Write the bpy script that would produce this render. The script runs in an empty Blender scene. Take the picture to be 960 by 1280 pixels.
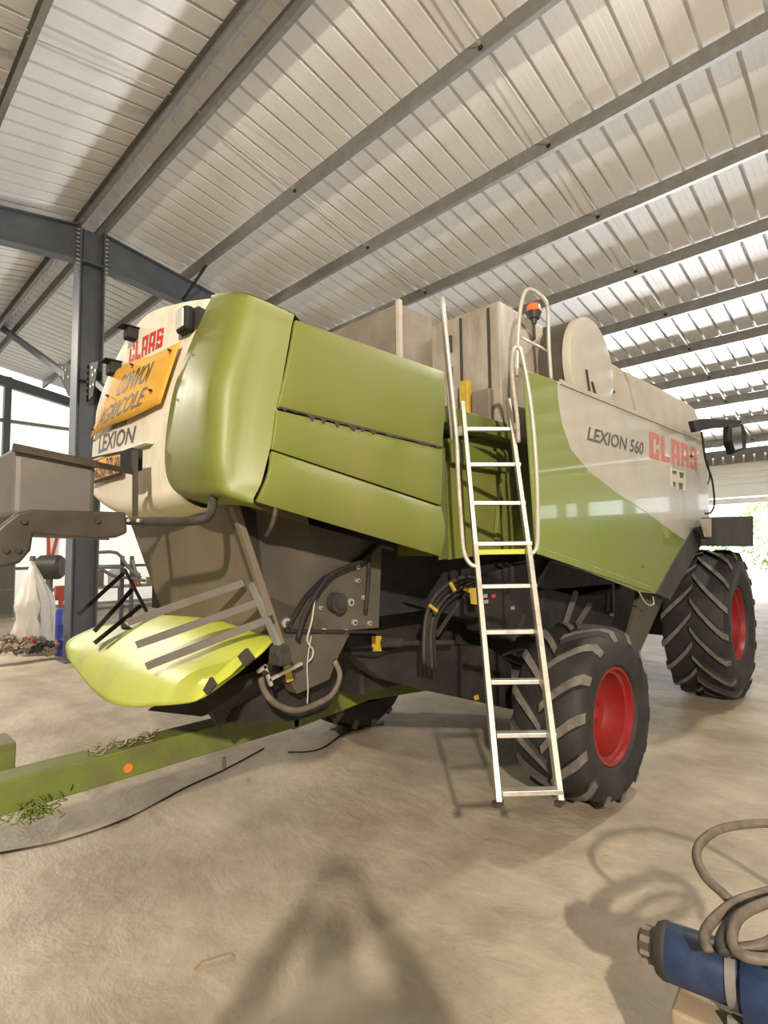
import bpy, bmesh, math, random
from mathutils import Vector, Matrix, noise
random.seed(7)
C = bpy.context.scene.collection
S = bpy.context.scene
R = math.radians

# ---------------------------------------------------------------- camera
H = 1.95                                   # eye height, metres
F = 677.0                                  # focal length in pixels of the 960x1280 frame
cx = Vector((708, -58, -677)).normalized() # world axes seen from the camera (right, down, forward)
cz = Vector((-.01335, -1, .0717)); cz = (cz - cz.dot(cx) * cx).normalized()
cy = cz.cross(cx)
def ray(px, py):
    c = Vector((px - 480, py - 640, F))
    return Vector((cx.dot(c), cy.dot(c), cz.dot(c)))
def at(px, py, X=None, Y=None, Z=None, t=None):
    """pixel of the photograph -> point of the place on a plane of known position"""
    d = ray(px, py)
    if X is not None: k = X / d.x
    elif Y is not None: k = Y / d.y
    elif Z is not None: k = (Z - H) / d.z
    else: k = t / F
    return Vector((0, 0, H)) + d * k
cam = bpy.data.cameras.new('camera'); co = bpy.data.objects.new('camera', cam); C.objects.link(co)
right = Vector((cx.x, cy.x, cz.x)); down = Vector((cx.y, cy.y, cz.y)); fwd = Vector((cx.z, cy.z, cz.z))
m = Matrix((right, -down, -fwd)).transposed().to_4x4(); m.translation = (0, 0, H)
co.matrix_world = m
cam.sensor_fit = 'VERTICAL'; cam.sensor_height = 24; cam.lens = 24 * F / 1280; cam.clip_start = .05; cam.clip_end = 500
S.camera = co

# ---------------------------------------------------------------- world, lights, exposure
w = bpy.data.worlds.new('sky'); S.world = w; w.use_nodes = True
nt = w.node_tree; nt.nodes.clear()
bg = nt.nodes.new('ShaderNodeBackground'); out = nt.nodes.new('ShaderNodeOutputWorld')
bg.inputs[0].default_value = (.93, .97, 1, 1); bg.inputs[1].default_value = 2.1
nt.links.new(bg.outputs[0], out.inputs[0])
def light(kind, name, loc, target, energy, color, **k):
    l = bpy.data.lights.new(name, kind); l.energy = energy; l.color = color
    for a, b in k.items(): setattr(l, a, b)
    o = bpy.data.objects.new(name, l); C.objects.link(o); o.location = loc
    o.rotation_euler = (Vector(target) - Vector(loc)).to_track_quat('-Z', 'Y').to_euler()
    return o
# warm floodlight under the roof behind the photographer
light('AREA', 'unseen_light', (5.0, -4.4, 5.4), (-3.5, 2.5, .5), 1350, (1, .86, .70), size=.22)
# floodlight under the roof, to the right of the machine
light('AREA', 'unseen_light', (-.7, 7.9, 6.9), (-2.2, 3, 1), 200, (1, .93, .82), size=.25)
# unseen fill light, added over the left bay to brighten its floor
light('AREA', 'unseen_light', (-13.5, .4, 6.9), (-10.5, 1.8, 0), 560, (1, .90, .76), size=.5)
# daylight thrown up by the sunlit yard beyond the open long side
light('AREA', 'yard_daylight', (-14.5, 29.5, .06), (-14.5, 29.5001, 5), 46000, (.97, .985, 1), shape='RECTANGLE', size=28, size_y=11)
S.view_settings.view_transform = 'Standard'; S.view_settings.look = 'None'
S.view_settings.gamma = 1; S.view_settings.use_curve_mapping = False
S.view_settings.exposure = 0.32

# ---------------------------------------------------------------- materials
def mat(name, col, rough=.5, metal=0, col2=None, scale=6, thr=(.4, .65), bump=0, bscale=30, coat=0, detail=8, stretch=None, transl=0, rough2=None):
    m_ = bpy.data.materials.new(name); m_.use_nodes = True
    n = m_.node_tree; b = n.nodes['Principled BSDF']
    b.inputs['Base Color'].default_value = (*col, 1); b.inputs['Roughness'].default_value = rough
    b.inputs['Metallic'].default_value = metal
    if coat: b.inputs['Coat Weight'].default_value = coat; b.inputs['Coat Roughness'].default_value = .035
    tc = n.nodes.new('ShaderNodeTexCoord'); src = tc.outputs['Object']
    if stretch:
        mp = n.nodes.new('ShaderNodeMapping'); mp.inputs['Scale'].default_value = stretch
        n.links.new(src, mp.inputs[0]); src = mp.outputs[0]
    if col2:
        t = n.nodes.new('ShaderNodeTexNoise'); t.inputs['Scale'].default_value = scale; t.inputs['Detail'].default_value = detail
        t.inputs['Roughness'].default_value = .62
        n.links.new(src, t.inputs[0])
        r = n.nodes.new('ShaderNodeValToRGB'); r.color_ramp.elements[0].position = thr[0]; r.color_ramp.elements[1].position = thr[1]
        r.color_ramp.elements[0].color = (*col, 1); r.color_ramp.elements[1].color = (*col2, 1)
        n.links.new(t.outputs[0], r.inputs[0]); n.links.new(r.outputs[0], b.inputs['Base Color'])
        if rough2 is not None:
            mr = n.nodes.new('ShaderNodeMapRange'); mr.inputs[1].default_value = thr[0]; mr.inputs[2].default_value = thr[1]
            mr.inputs[3].default_value = rough; mr.inputs[4].default_value = rough2
            n.links.new(t.outputs[0], mr.inputs[0]); n.links.new(mr.outputs[0], b.inputs['Roughness'])
    if bump:
        t2 = n.nodes.new('ShaderNodeTexNoise'); t2.inputs['Scale'].default_value = bscale; t2.inputs['Detail'].default_value = 6
        n.links.new(src, t2.inputs[0])
        bp = n.nodes.new('ShaderNodeBump'); bp.inputs['Strength'].default_value = bump; bp.inputs['Distance'].default_value = .02
        n.links.new(t2.outputs[0], bp.inputs['Height']); n.links.new(bp.outputs[0], b.inputs['Normal'])
    if transl:
        o_ = n.nodes['Material Output']; tr = n.nodes.new('ShaderNodeBsdfTranslucent'); tr.inputs[0].default_value = (*col, 1)
        mx = n.nodes.new('ShaderNodeMixShader'); mx.inputs[0].default_value = transl
        n.links.new(b.outputs[0], mx.inputs[1]); n.links.new(tr.outputs[0], mx.inputs[2]); n.links.new(mx.outputs[0], o_.inputs[0])
    return m_
M = dict(
 green=mat('green_paint', (.135, .162, .024), .45, 0, (.165, .168, .045), 2.2, (.35, .75), coat=0, rough2=.6, stretch=(1, 1, .45)),
 gloss_green=mat('glossy_green_paint', (.20, .265, .055), .16, 0, (.225, .265, .085), 1.6, (.4, .8), coat=.8, rough2=.24),
 lime=mat('lime_plastic', (.44, .50, .05), .42, 0, (.35, .38, .08), 3.5, (.45, .75), bump=.1, bscale=5),
 old_green=mat('dusty_green_paint', (.115, .15, .024), .6, 0, (.10, .09, .04), 5, (.45, .7)),
 white=mat('white_paint', (.64, .60, .50), .62, 0, (.42, .38, .28), 7, (.5, .85), stretch=(1, 1, .35)),
 pale=mat('pale_grey_paint', (.47, .45, .39), .22, 0, (.40, .37, .31), 2, (.4, .8), coat=.4),
 cover=mat('grey_cover_paint', (.43, .39, .32), .4, 0, (.36, .32, .25), 4),
 beige=mat('dusty_sheet_metal', (.38, .35, .29), .55, .2, (.24, .19, .14), 6, (.42, .68), stretch=(1, 1, .3)),
 brown=mat('brown_dusty_metal', (.16, .13, .10), .6, .1, (.22, .19, .15), 4),
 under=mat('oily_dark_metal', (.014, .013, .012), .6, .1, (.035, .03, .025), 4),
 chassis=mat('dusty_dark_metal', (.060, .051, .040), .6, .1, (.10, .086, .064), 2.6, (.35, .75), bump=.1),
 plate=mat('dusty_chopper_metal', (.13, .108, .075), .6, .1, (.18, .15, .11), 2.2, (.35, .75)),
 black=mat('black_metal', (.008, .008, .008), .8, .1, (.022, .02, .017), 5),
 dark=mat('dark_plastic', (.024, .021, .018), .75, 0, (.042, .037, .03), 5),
 bracket=mat('brown_black_metal', (.04, .03, .022), .5, .1, (.06, .048, .036), 5),
 greybox=mat('grey_plastic', (.105, .095, .085), .6, 0, (.16, .145, .13), 3, (.4, .8)),
 rubber=mat('tyre_rubber', (.014, .013, .013), .7, 0, (.030, .028, .025), 4),
 lug=mat('dusty_lug_rubber', (.17, .15, .13), .85, 0, (.09, .08, .07), 9),
 red=mat('red_rim_paint', (.24, .014, .013), .4, 0, (.22, .04, .03), 5, (.45, .8)),
 alu=mat('aluminium', (.72, .70, .66), .38, .75, (.45, .42, .36), 12, (.5, .8)),
 rail=mat('pale_rail_paint', (.50, .48, .42), .35, .25, (.32, .29, .22), 12, (.5, .8)),
 bolt=mat('bolt_metal', (.6, .58, .52), .35, .7),
 yellow=mat('yellow_sign', (.60, .33, .035), .65, 0, (.54, .29, .04), 5),
 orange=mat('orange_plate', (.85, .38, .03), .4),
 label=mat('yellow_label', (.50, .34, .03), .6, 0, (.38, .25, .04), 14),
 ink=mat('dark_lettering', (.04, .035, .03), .5),
 greyink=mat('grey_lettering', (.10, .095, .09), .4, .2),
 redink=mat('red_lettering', (.45, .04, .03), .75),
 pinkink=mat('faded_red_lettering', (.47, .14, .11), .5, 0, (.50, .2, .16), 20),
 glass=mat('lamp_glass', (.75, .75, .72), .08, .3),
 mirror=mat('mirror_glass', (.05, .06, .05), .12, .2),
 amber=mat('orange_beacon', (.75, .16, .04), .25),
 steel=mat('blue_grey_steel_paint', (.075, .088, .105), .42, .1, (.095, .105, .12), 3),
 galv=mat('galvanised_steel', (.19, .185, .17), .5, .3, (.24, .235, .22), 6),
 roof=mat('white_coated_roof_sheet', (.79, .785, .775), .42, .05, (.84, .835, .825), 1.2, (.3, .7), bump=.04, bscale=60),
 clad=mat('cream_wall_cladding', (.82, .79, .70), .5, 0, transl=.5),  # translucency added so sky light from behind makes the wall bright
 sheet=mat('white_wall_sheet', (.80, .79, .72), .5), floor=None, yard=mat('pale_gravel', (.60, .55, .47), .9, 0, (.5, .45, .38), 3),
 leaf=mat('leaf_green', (.10, .17, .03), .6, 0, (.20, .26, .07), 6, transl=.4),
 bag=mat('white_woven_bag', (.78, .77, .72), .6, 0, transl=.15),
 blue=mat('blue_plastic', (.03, .05, .28), .4),
 motor=mat('blue_motor_paint', (.012, .028, .072), .38, 0, (.03, .05, .12), 10, (.5, .8)),
 hose=mat('dusty_grey_hose', (.085, .068, .052), .6, 0, (.15, .12, .09), 14),
 redp=mat('red_painted_steel', (.45, .05, .03), .5, 0, (.3, .06, .04), 6),
 cloth=mat('mixed_rag', (.28, .18, .12), .8, 0, (.12, .10, .08), 8),
 khaki=mat('khaki_sheet', (.33, .26, .17), .6, 0, (.26, .20, .13), 6),
 wire=mat('pale_wire', (.33, .31, .26), .5),
)
# dusty concrete floor
def floor_mat():
    m_ = bpy.data.materials.new('dusty_concrete'); m_.use_nodes = True
    n = m_.node_tree; b = n.nodes['Principled BSDF']; L = n.links
    tc = n.nodes.new('ShaderNodeTexCoord')
    def nz(s, d=8, r=.6, st=None, dist=0):
        src = tc.outputs['Object']
        if st:
            mp = n.nodes.new('ShaderNodeMapping'); mp.inputs['Scale'].default_value = st; mp.inputs['Rotation'].default_value = (0, 0, .5)
            L.new(src, mp.inputs[0]); src = mp.outputs[0]
        t = n.nodes.new('ShaderNodeTexNoise'); t.inputs['Scale'].default_value = s; t.inputs['Detail'].default_value = d
        t.inputs['Roughness'].default_value = r; t.inputs['Distortion'].default_value = dist; L.new(src, t.inputs[0]); return t.outputs[0]
    def ramp(src, a, b_, c0, c1):
        r = n.nodes.new('ShaderNodeValToRGB'); r.color_ramp.elements[0].position = a; r.color_ramp.elements[1].position = b_
        r.color_ramp.elements[0].color = (*c0, 1); r.color_ramp.elements[1].color = (*c1, 1); L.new(src, r.inputs[0]); return r.outputs[0]
    big = ramp(nz(1.1, 10, .62), .36, .64, (.29, .24, .175), (.47, .405, .31))
    streak = ramp(nz(1.6, 9, .68, (.7, 1.5, 1), .6), .42, .75, (1, 1, 1), (.78, .76, .73))
    sp = ramp(nz(26, 3, .5), .66, .72, (1, 1, 1), (.55, .5, .45))
    mx = n.nodes.new('ShaderNodeMixRGB'); mx.blend_type = 'MULTIPLY'; mx.inputs[0].default_value = 1; L.new(big, mx.inputs[1]); L.new(streak, mx.inputs[2])
    m2 = n.nodes.new('ShaderNodeMixRGB'); m2.blend_type = 'MULTIPLY'; m2.inputs[0].default_value = .35; L.new(mx.outputs[0], m2.inputs[1]); L.new(sp, m2.inputs[2])
    L.new(m2.outputs[0], b.inputs['Base Color']); b.inputs['Roughness'].default_value = .5
    bp = n.nodes.new('ShaderNodeBump'); bp.inputs['Strength'].default_value = .75; bp.inputs['Distance'].default_value = .035
    L.new(nz(3.2, 9, .58, (.9, 1.2, 1), .3), bp.inputs['Height']); L.new(bp.outputs[0], b.inputs['Normal'])
    return m_
M['floor'] = floor_mat()

# ---------------------------------------------------------------- mesh helpers
class MB:
    def __init__(s): s.v = []; s.f = []; s.mi = []
    def add(s, vs, fs, mi=0):
        k = len(s.v); s.v += [Vector(v) for v in vs]; s.f += [[i + k for i in f] for f in fs]; s.mi += [mi] * len(fs); return s
    def box(s, a, b, mi=0):
        (x0, y0, z0), (x1, y1, z1) = a, b
        vs = [(x, y, z) for x in (x0, x1) for y in (y0, y1) for z in (z0, z1)]
        return s.add(vs, [(0, 1, 3, 2), (4, 6, 7, 5), (0, 4, 5, 1), (2, 3, 7, 6), (0, 2, 6, 4), (1, 5, 7, 3)], mi)
    def bar(s, p, q, w, h, up=(0, 0, 1), mi=0):
        p, q = Vector(p), Vector(q); d = (q - p).normalized(); u = Vector(up)
        sd = d.cross(u)
        if sd.length < 1e-3: sd = d.cross(Vector((0, 1, 0)))
        sd.normalize(); u = sd.cross(d).normalized(); vs = []
        for o in (p, q):
            for a, b in ((-1, -1), (1, -1), (1, 1), (-1, 1)): vs.append(o + sd * a * w / 2 + u * b * h / 2)
        return s.add(vs, [(0, 3, 2, 1), (4, 5, 6, 7), (0, 1, 5, 4), (1, 2, 6, 5), (2, 3, 7, 6), (3, 0, 4, 7)], mi)
    def prism(s, pts, vec, mi=0):
        n = len(pts); vec = Vector(vec); a = [Vector(p) for p in pts]
        return s.add(a + [p + vec for p in a], [list(range(n))[::-1], list(range(n, 2 * n))] + [[i, (i + 1) % n, n + (i + 1) % n, n + i] for i in range(n)], mi)
    def tube(s, path, r, n=10, smooth=4, mi=0, closed=False):
        P = [Vector(p) for p in path]
        if smooth and len(P) > 2:
            Q = []; m_ = len(P)
            rng = range(m_ if closed else m_ - 1)
            for i in rng:
                p0 = P[i - 1] if (closed or i > 0) else P[0]; p1 = P[i]; p2 = P[(i + 1) % m_]; p3 = P[(i + 2) % m_] if (closed or i + 2 < m_) else P[-1]
                for k in range(smooth):
                    t = k / smooth
                    Q.append(.5 * ((2 * p1) + (p2 - p0) * t + (2 * p0 - 5 * p1 + 4 * p2 - p3) * t * t + (3 * p1 - p0 - 3 * p2 + p3) * t ** 3))
            if not closed: Q.append(P[-1])
            P = Q
        rr = r if isinstance(r, (list, tuple)) else None
        vs = []; prev = None; L_ = len(P)
        for i, p in enumerate(P):
            a = P[i - 1] if (i > 0 or closed) else p; b = P[(i + 1) % L_] if (i < L_ - 1 or closed) else p
            d = (b - a).normalized()
            if prev is None:
                u = d.cross(Vector((0, 0, 1)))
                if u.length < .05: u = d.cross(Vector((1, 0, 0)))
            else: u = prev - d * prev.dot(d)
            u.normalize(); prev = u; v = d.cross(u)
            q = r if not rr else rr[0] + (rr[1] - rr[0]) * i / (L_ - 1)
            for k in range(n):
                t = 2 * math.pi * k / n; vs.append(p + (u * math.cos(t) + v * math.sin(t)) * q)
        fs = []
        for i in range(L_ if closed else L_ - 1):
            j = (i + 1) % L_
            for k in range(n): fs.append([i * n + k, i * n + (k + 1) % n, j * n + (k + 1) % n, j * n + k])
        if not closed: fs += [list(range(n))[::-1], list(range((L_ - 1) * n, L_ * n))]
        return s.add(vs, fs, mi)
    def cyl(s, p, q, r, r2=None, n=20, mi=0): return s.tube([p, q], (r, r if r2 is None else r2), n, 0, mi)
    def lathe(s, prof, origin, axis=(1, 0, 0), n=48, mi=0, caps=False):
        ax = Vector(axis).normalized(); u = ax.cross(Vector((0, 0, 1)))
        if u.length < .01: u = Vector((1, 0, 0))
        u.normalize(); v = ax.cross(u); o = Vector(origin); vs = []; m_ = len(prof)
        for k in range(n):
            t = 2 * math.pi * k / n
            for (a, r) in prof: vs.append(o + ax * a + (u * math.cos(t) + v * math.sin(t)) * r)
        fs = [[k * m_ + i, k * m_ + i + 1, ((k + 1) % n) * m_ + i + 1, ((k + 1) % n) * m_ + i] for k in range(n) for i in range(m_ - 1)]
        if caps: fs += [[k * m_ for k in range(n)], [k * m_ + m_ - 1 for k in range(n)][::-1]]
        return s.add(vs, fs, mi)
    def grid(s, rows, mi=0):
        n = len(rows[0]); vs = [p for r in rows for p in r]
        return s.add(vs, [[i * n + j, i * n + j + 1, (i + 1) * n + j + 1, (i + 1) * n + j] for i in range(len(rows) - 1) for j in range(n - 1)], mi)
    def build(s, name, mats, parent=None, smooth=False, bevel=0, solid=0, sub=0, offset=-1):
        me = bpy.data.meshes.new(name); me.from_pydata([tuple(v) for v in s.v], [], s.f); me.update()
        mats = mats if isinstance(mats, (list, tuple)) else [mats]
        for m_ in mats: me.materials.append(m_)
        for p, i in zip(me.polygons, s.mi): p.material_index = i; p.use_smooth = bool(smooth)
        b = bmesh.new(); b.from_mesh(me); bmesh.ops.recalc_face_normals(b, faces=b.faces); b.to_mesh(me); b.free()
        if smooth and smooth is not True: me.set_sharp_from_angle(angle=R(smooth))
        o = bpy.data.objects.new(name, me); C.objects.link(o)
        if sub: q = o.modifiers.new('s', 'SUBSURF'); q.levels = q.render_levels = sub
        if solid: q = o.modifiers.new('t', 'SOLIDIFY'); q.thickness = solid; q.offset = offset
        if bevel: q = o.modifiers.new('b', 'BEVEL'); q.width = bevel; q.segments = 2; q.limit_method = 'ANGLE'; q.angle_limit = R(40); q.harden_normals = False
        if parent is not None:
            o.parent = parent
            if parent.type == 'EMPTY': o.matrix_parent_inverse = Matrix.Translation(-parent.location)
        return o
def tag(o, label=None, cat=None, group=None, kind=None):
    for k, v in (('label', label), ('category', cat), ('group', group), ('kind', kind)):
        if v: o[k] = v
    return o
def thing(name, loc, label, cat, group=None):
    o = bpy.data.objects.new(name, None); C.objects.link(o); o.location = loc; o.empty_display_size = .1
    return tag(o, label, cat, group)
def dup(root, loc, label=None):
    r = root.copy(); C.objects.link(r); r.location = loc
    if label: r['label'] = label
    for ch in root.children:
        c = ch.copy(); C.objects.link(c); c.parent = r
        for g in ch.children:
            d = g.copy(); C.objects.link(d); d.parent = c
    return r
def text_mesh(s, size=1, shear=0, extrude=0, bold=0):
    cu = bpy.data.curves.new('t', 'FONT'); cu.body = s; cu.size = size; cu.shear = shear; cu.offset = bold; cu.resolution_u = 3
    o = bpy.data.objects.new('t', cu); C.objects.link(o)
    bpy.context.view_layer.update()
    me = bpy.data.meshes.new_from_object(o.evaluated_get(bpy.context.evaluated_depsgraph_get()))
    bpy.data.objects.remove(o)
    b = bmesh.new(); b.from_mesh(me); bmesh.ops.triangulate(b, faces=b.faces)
    bmesh.ops.subdivide_edges(b, edges=[e for e in b.edges if e.calc_length() > size * .25], cuts=2)
    vs = [v.co.copy() for v in b.verts]; b.verts.index_update(); fs = [[v.index for v in f.verts] for f in b.faces]; b.free()
    x0 = min(v.x for v in vs); x1 = max(v.x for v in vs); y0 = min(v.y for v in vs); y1 = max(v.y for v in vs)
    return [((v.x - x0) / (x1 - x0), (v.y - y0) / (y1 - y0)) for v in vs], fs
LET = {  # blocky condensed capitals, cell 0..1 wide and high, as rectangles / quads
 'C': [(0, 0, .38, 1), (.38, 0, 1, .2), (.38, .8, 1, 1), (.68, .6, 1, .8), (.68, .2, 1, .4)],
 'L': [(0, 0, .4, 1), (.4, 0, 1, .22)],
 'A': [(0, 0, .36, 1), (.64, 0, 1, 1), (.36, .8, .64, 1), (.36, .28, .64, .46)],
 'S': [(0, .8, 1, 1), (0, .5, .36, .8), (0, .4, 1, .6), (.64, .2, 1, .4), (0, 0, 1, .2), (.64, .66, 1, .8), (0, .2, .36, .32)]}
def block_word(s, gap=.16):
    vs = []; fs = []; n = len(s); cw = 1 / (n + gap * (n - 1)); x = 0
    for ch in s:
        for (a, b, c, d) in LET[ch]:
            k = len(vs); nx = 3
            for j in (0, 1):
                for i in range(nx + 1): vs.append((x + cw * (a + (c - a) * i / nx), b + (d - b) * j))
            for i in range(nx): fs.append([k + i, k + i + 1, k + nx + 2 + i, k + nx + 1 + i])
        x += cw * (1 + gap)
    return vs, fs
def decal(name, uvf, quad, m_, parent, surf=None):
    """lay flat lettering in the quad (bottom-left, bottom-right, top-right, top-left), optionally on a surface"""
    (vs, fs) = uvf; a, b, c, d = [Vector(q) for q in quad]
    P = [(a * (1 - u) + b * u) * (1 - v) + (d * (1 - u) + c * u) * v for u, v in vs]
    if surf: P = [surf(p) for p in P]
    return MB().add(P, fs).build(name, m_, parent)
def cr(P, n):
    Q = []
    for i in range(len(P) - 1):
        p0 = P[max(i - 1, 0)]; p1 = P[i]; p2 = P[i + 1]; p3 = P[min(i + 2, len(P) - 1)]
        for k_ in range(n):
            t = k_ / n; Q.append(.5 * ((2 * p1) + (p2 - p0) * t + (2 * p0 - 5 * p1 + 4 * p2 - p3) * t * t + (3 * p1 - p0 - 3 * p2 + p3) * t ** 3))
    return Q + [Vector(P[-1])]
def crgrid(rows, n=4):
    rows = [cr([Vector(p_) for p_ in r], n) for r in rows]
    cols = [cr(list(c_), n) for c_ in zip(*rows)]
    return [list(r) for r in zip(*cols)]
def struct(mb, name, m_, **k): return tag(mb.build(name, m_, **k), kind='structure')

# ---------------------------------------------------------------- the shed
SL = .171
def zr(y):                                  # underside of the purlins, right slope / left slope
    return 8.36 - SL * (y - 3.74) if y >= 3.48 else 8.36 - SL * (3.22 - y)
XW, XE, YN, YS = -22.4, 11.3, 22.2, -15.2
struct(MB().add([(XW - 3, -22, 0), (16, -22, 0), (16, 23.5, 0), (XW - 3, 23.5, 0)], [(0, 1, 2, 3)]), 'floor', M['floor'])
yard = tag(MB().add([(-60, 23.5, -.01), (60, 23.5, -.01), (60, 90, -.01), (-60, 90, -.01)], [(0, 1, 2, 3)]).build('ground', M['yard']), kind='structure')
def roof(side):
    mb = MB(); pit = .3333; x = XW; prof = []
    while x < XE:
        prof += [(x, 0), (x + .09, .0), (x + .093, .002), (x + .096, 0), (x + .18, 0), (x + .183, .002), (x + .186, 0), (x + .272, 0), (x + .282, .06), (x + .318, .06), (x + .328, 0)]
        x += pit
    ys = [3.50 + i * (YN - 3.50) / 12 for i in range(13)] if side > 0 else [3.46 + i * (YS - 3.46) / 12 for i in range(13)]
    return mb.grid([[(px, y, zr(y) + .225 + pz) for px, pz in prof] for y in ys])
struct(roof(1), 'ceiling', M['roof']); struct(roof(-1), 'ceiling', M['roof'])
# ridge flashing
rm = MB()
rm.grid([[(XW + i * .1667, y, z + (.012 if i % 2 else 0)) for i in range(int((XE - XW) / .1667) + 1)] for y, z in ((3.08, 8.64), (3.48, 8.72), (3.88, 8.64))])
struct(rm, 'trim_1', M['roof'])
k = 2
def purlin(y, sgn):
    """C section, web towards the ridge side, lips at the far edge"""
    z = zr(y); mb = MB(); h = .222; wd = .075 * sgn
    sec = [(y, z), (y - wd, z), (y - wd, z + h), (y, z + h - SL * .07), (y, z + h - .02), (y - wd * .93, z + h - .006), (y - wd * .93, z + .005), (y - wd * .05, z + .005), (y - wd * .05, z + .02), (y, z + .02)]
    x0 = XW
    for x1, grow in ((-14.1, 0), (-8.9, .006), (-2.9, 0), (2.6, .006), (XE, 0)):
        mb.prism([(x0, a, b - grow) for a, b in sec], (x1 - x0, 0, 0)); x0 = x1
    return mb
ysR = [3.74 + 1.75 * i for i in range(11)]; ysL = [3.22 - 1.75 * i for i in range(11)]
for y in ysR: struct(purlin(y, 1), 'trim_%d' % k, M['galv']); k += 1
for y in ysL: struct(purlin(y, -1), 'trim_%d' % k, M['galv']); k += 1
# sag rods between the purlins
for X in (-18.5, -14.8, -7.2, -3.42):
    mb = MB()
    for i in range(10):
        a, b = ysR[i], ysR[i + 1]
        mb.cyl((X, a - .1, zr(a) + .15), (X, b + .02, zr(b) + .08), .011, n=8); mb.cyl((X, b - .1, zr(b) + .08), (X, b - .04, zr(b) + .08), .03, n=10, mi=1)
        a, b = ysL[i], ysL[i + 1]
        mb.cyl((X, a, zr(a) + .15), (X, b, zr(b) + .08), .011, n=8)
    struct(mb, 'trim_%d' % k, [M['bolt'], M['black']]); k += 1
# wall at the far left gable, cladding with rails
mb = MB(); ys = [YS + i * (YN - YS) / 125 for i in range(126)]
prof = [(y, 0 if i % 2 else .008) for i, y in enumerate(ys)]
mb.grid([[(XW - .3 + o, y, 0) for y, o in prof], [(XW - .3 + o, y, zr(y) + .2) for y, o in prof]])
struct(mb, 'wall_left', M['clad'])
for z in (1.5, 3.2, 5.0, 6.7):
    struct(MB().box((XW - .28, YS, z - .05), (XW - .12, YN, z + .05)), 'trim_%d' % k, M['galv']); k += 1
for y in (-3.2, .6, 4.4, 7.4, 10.2, 14):
    struct(MB().box((XW - .28, y - .1, 0), (XW - .02, y + .1, zr(y))), 'trim_%d' % k, M['steel']); k += 1
# far long side: cladding with an open lower part
def hclad(y, z0, z1, x0, x1, amp=.03, pitch=.2):
    rows = []; z = z0; i = 0
    while z < z1:
        for dz, o in ((0, 0), (pitch * .45, 0), (pitch * .6, amp), (pitch * .85, amp)): rows.append([(x0, y + o, z + dz), (x1, y + o, z + dz)])
        z += pitch
    return MB().grid(rows)
struct(hclad(YN + .1, 3.95, 5.1, XW, XE), 'wall_back', M['sheet'])
struct(hclad(YN + .12, 0, 3.95, XW, -9.5), 'wall_back', M['sheet'])
struct(MB().box((XW, YN - .12, 5.12), (XE, YN + .05, 5.34)), 'trim_%d' % k, M['galv']); k += 1
struct(MB().box((XW, YN - .02, 3.66), (.6, YN + .1, 3.94)).box((XW, YN - .06, 3.42), (.6, YN + .1, 3.62)), 'trim_%d' % k, M['sheet']); k += 1
# right-hand stretch of the far side: closed below, unseen openings above shaped for panel reflections
bw = MB().box((.6, YN, 0), (XE, YN + .1, 3.28)).box((.6, YN, 3.86), (XE, YN + .1, 3.96))
xx = .6
for a_, b_ in ((1.2, 1.9), (2.9, 4.1), (4.6, 6.0), (6.5, 7.0), (7.4, 8.6)):
    bw.box((xx, YN, 3.28), (a_, YN + .1, 3.86)); xx = b_
bw.box((xx, YN, 3.28), (XE, YN + .1, 3.86)); struct(bw, 'wall_back', M['galv'])
mb = MB()
for i in range(75): mb.box((XW + i * .31, YN - .2, 4.85), (XW + i * .31 + .24, YN - .14, 5.1))
struct(mb, 'trim_%d' % k, M['brown']); k += 1

# gable wall on the right, outside the picture, added with openings to shape panel reflections
wr = MB(); X = XE
wr.box((X, YS, 0), (X + .1, YN, 2.35)).box((X, YS, 3.25), (X + .1, YN, 8.7))
yy = YS
for (a_, b_) in ((-12, -10), (-8, -6), (1.5, 4.0), (11.5, 14.0), (14.8, 16.2), (17.2, 20.2), (21.0, 22.2)):
    wr.box((X, yy, 2.35), (X + .1, a_, 3.25)); yy = b_
struct(wr, 'wall_right_added', M['sheet'])
struct(MB().box((XW, YS - .1, 0), (XE, YS, 5.4)), 'wall_front_added', M['sheet'])  # unseen wall, added to cut ambient light and deepen shadows
# ridge column, rafters and braces
def ibeam_col(x, y, z1, d=.46, b=.38):
    return MB().box((x - b / 2, y - d / 2, .02), (x + b / 2, y - d / 2 + .025, z1)).box((x - b / 2, y + d / 2 - .025, .02), (x + b / 2, y + d / 2, z1)).box((x - .01, y - d / 2 + .025, .02), (x + .01, y + d / 2 - .025, z1))
XC = -11.3
col = thing('steel_column', (XC, 3.48, 0), 'tall blue-grey steel column standing behind the rear of the combine', 'column')
ibeam_col(XC, 3.48, 8.35).build('shaft', M['steel'], col)
MB().box((XC - .3, 3.15, 0), (XC + .3, 3.81, .025)).build('base_plate', M['steel'], col)
mb = MB()
for z in (7.62, 5.28): mb.box((XC - .19, 3.26, z), (XC + .19, 3.70, z + .02))
mb.build('stiffener', M['steel'], col)
mb = MB()
for i in range(12):
    z = 7.3 + i * .085
    for yy in (3.225, 3.735): mb.cyl((XC + .14, yy - .03, z), (XC + .14, yy + .03, z), .016, n=6)
mb.build('bolt_row', M['bolt'], col)
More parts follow.
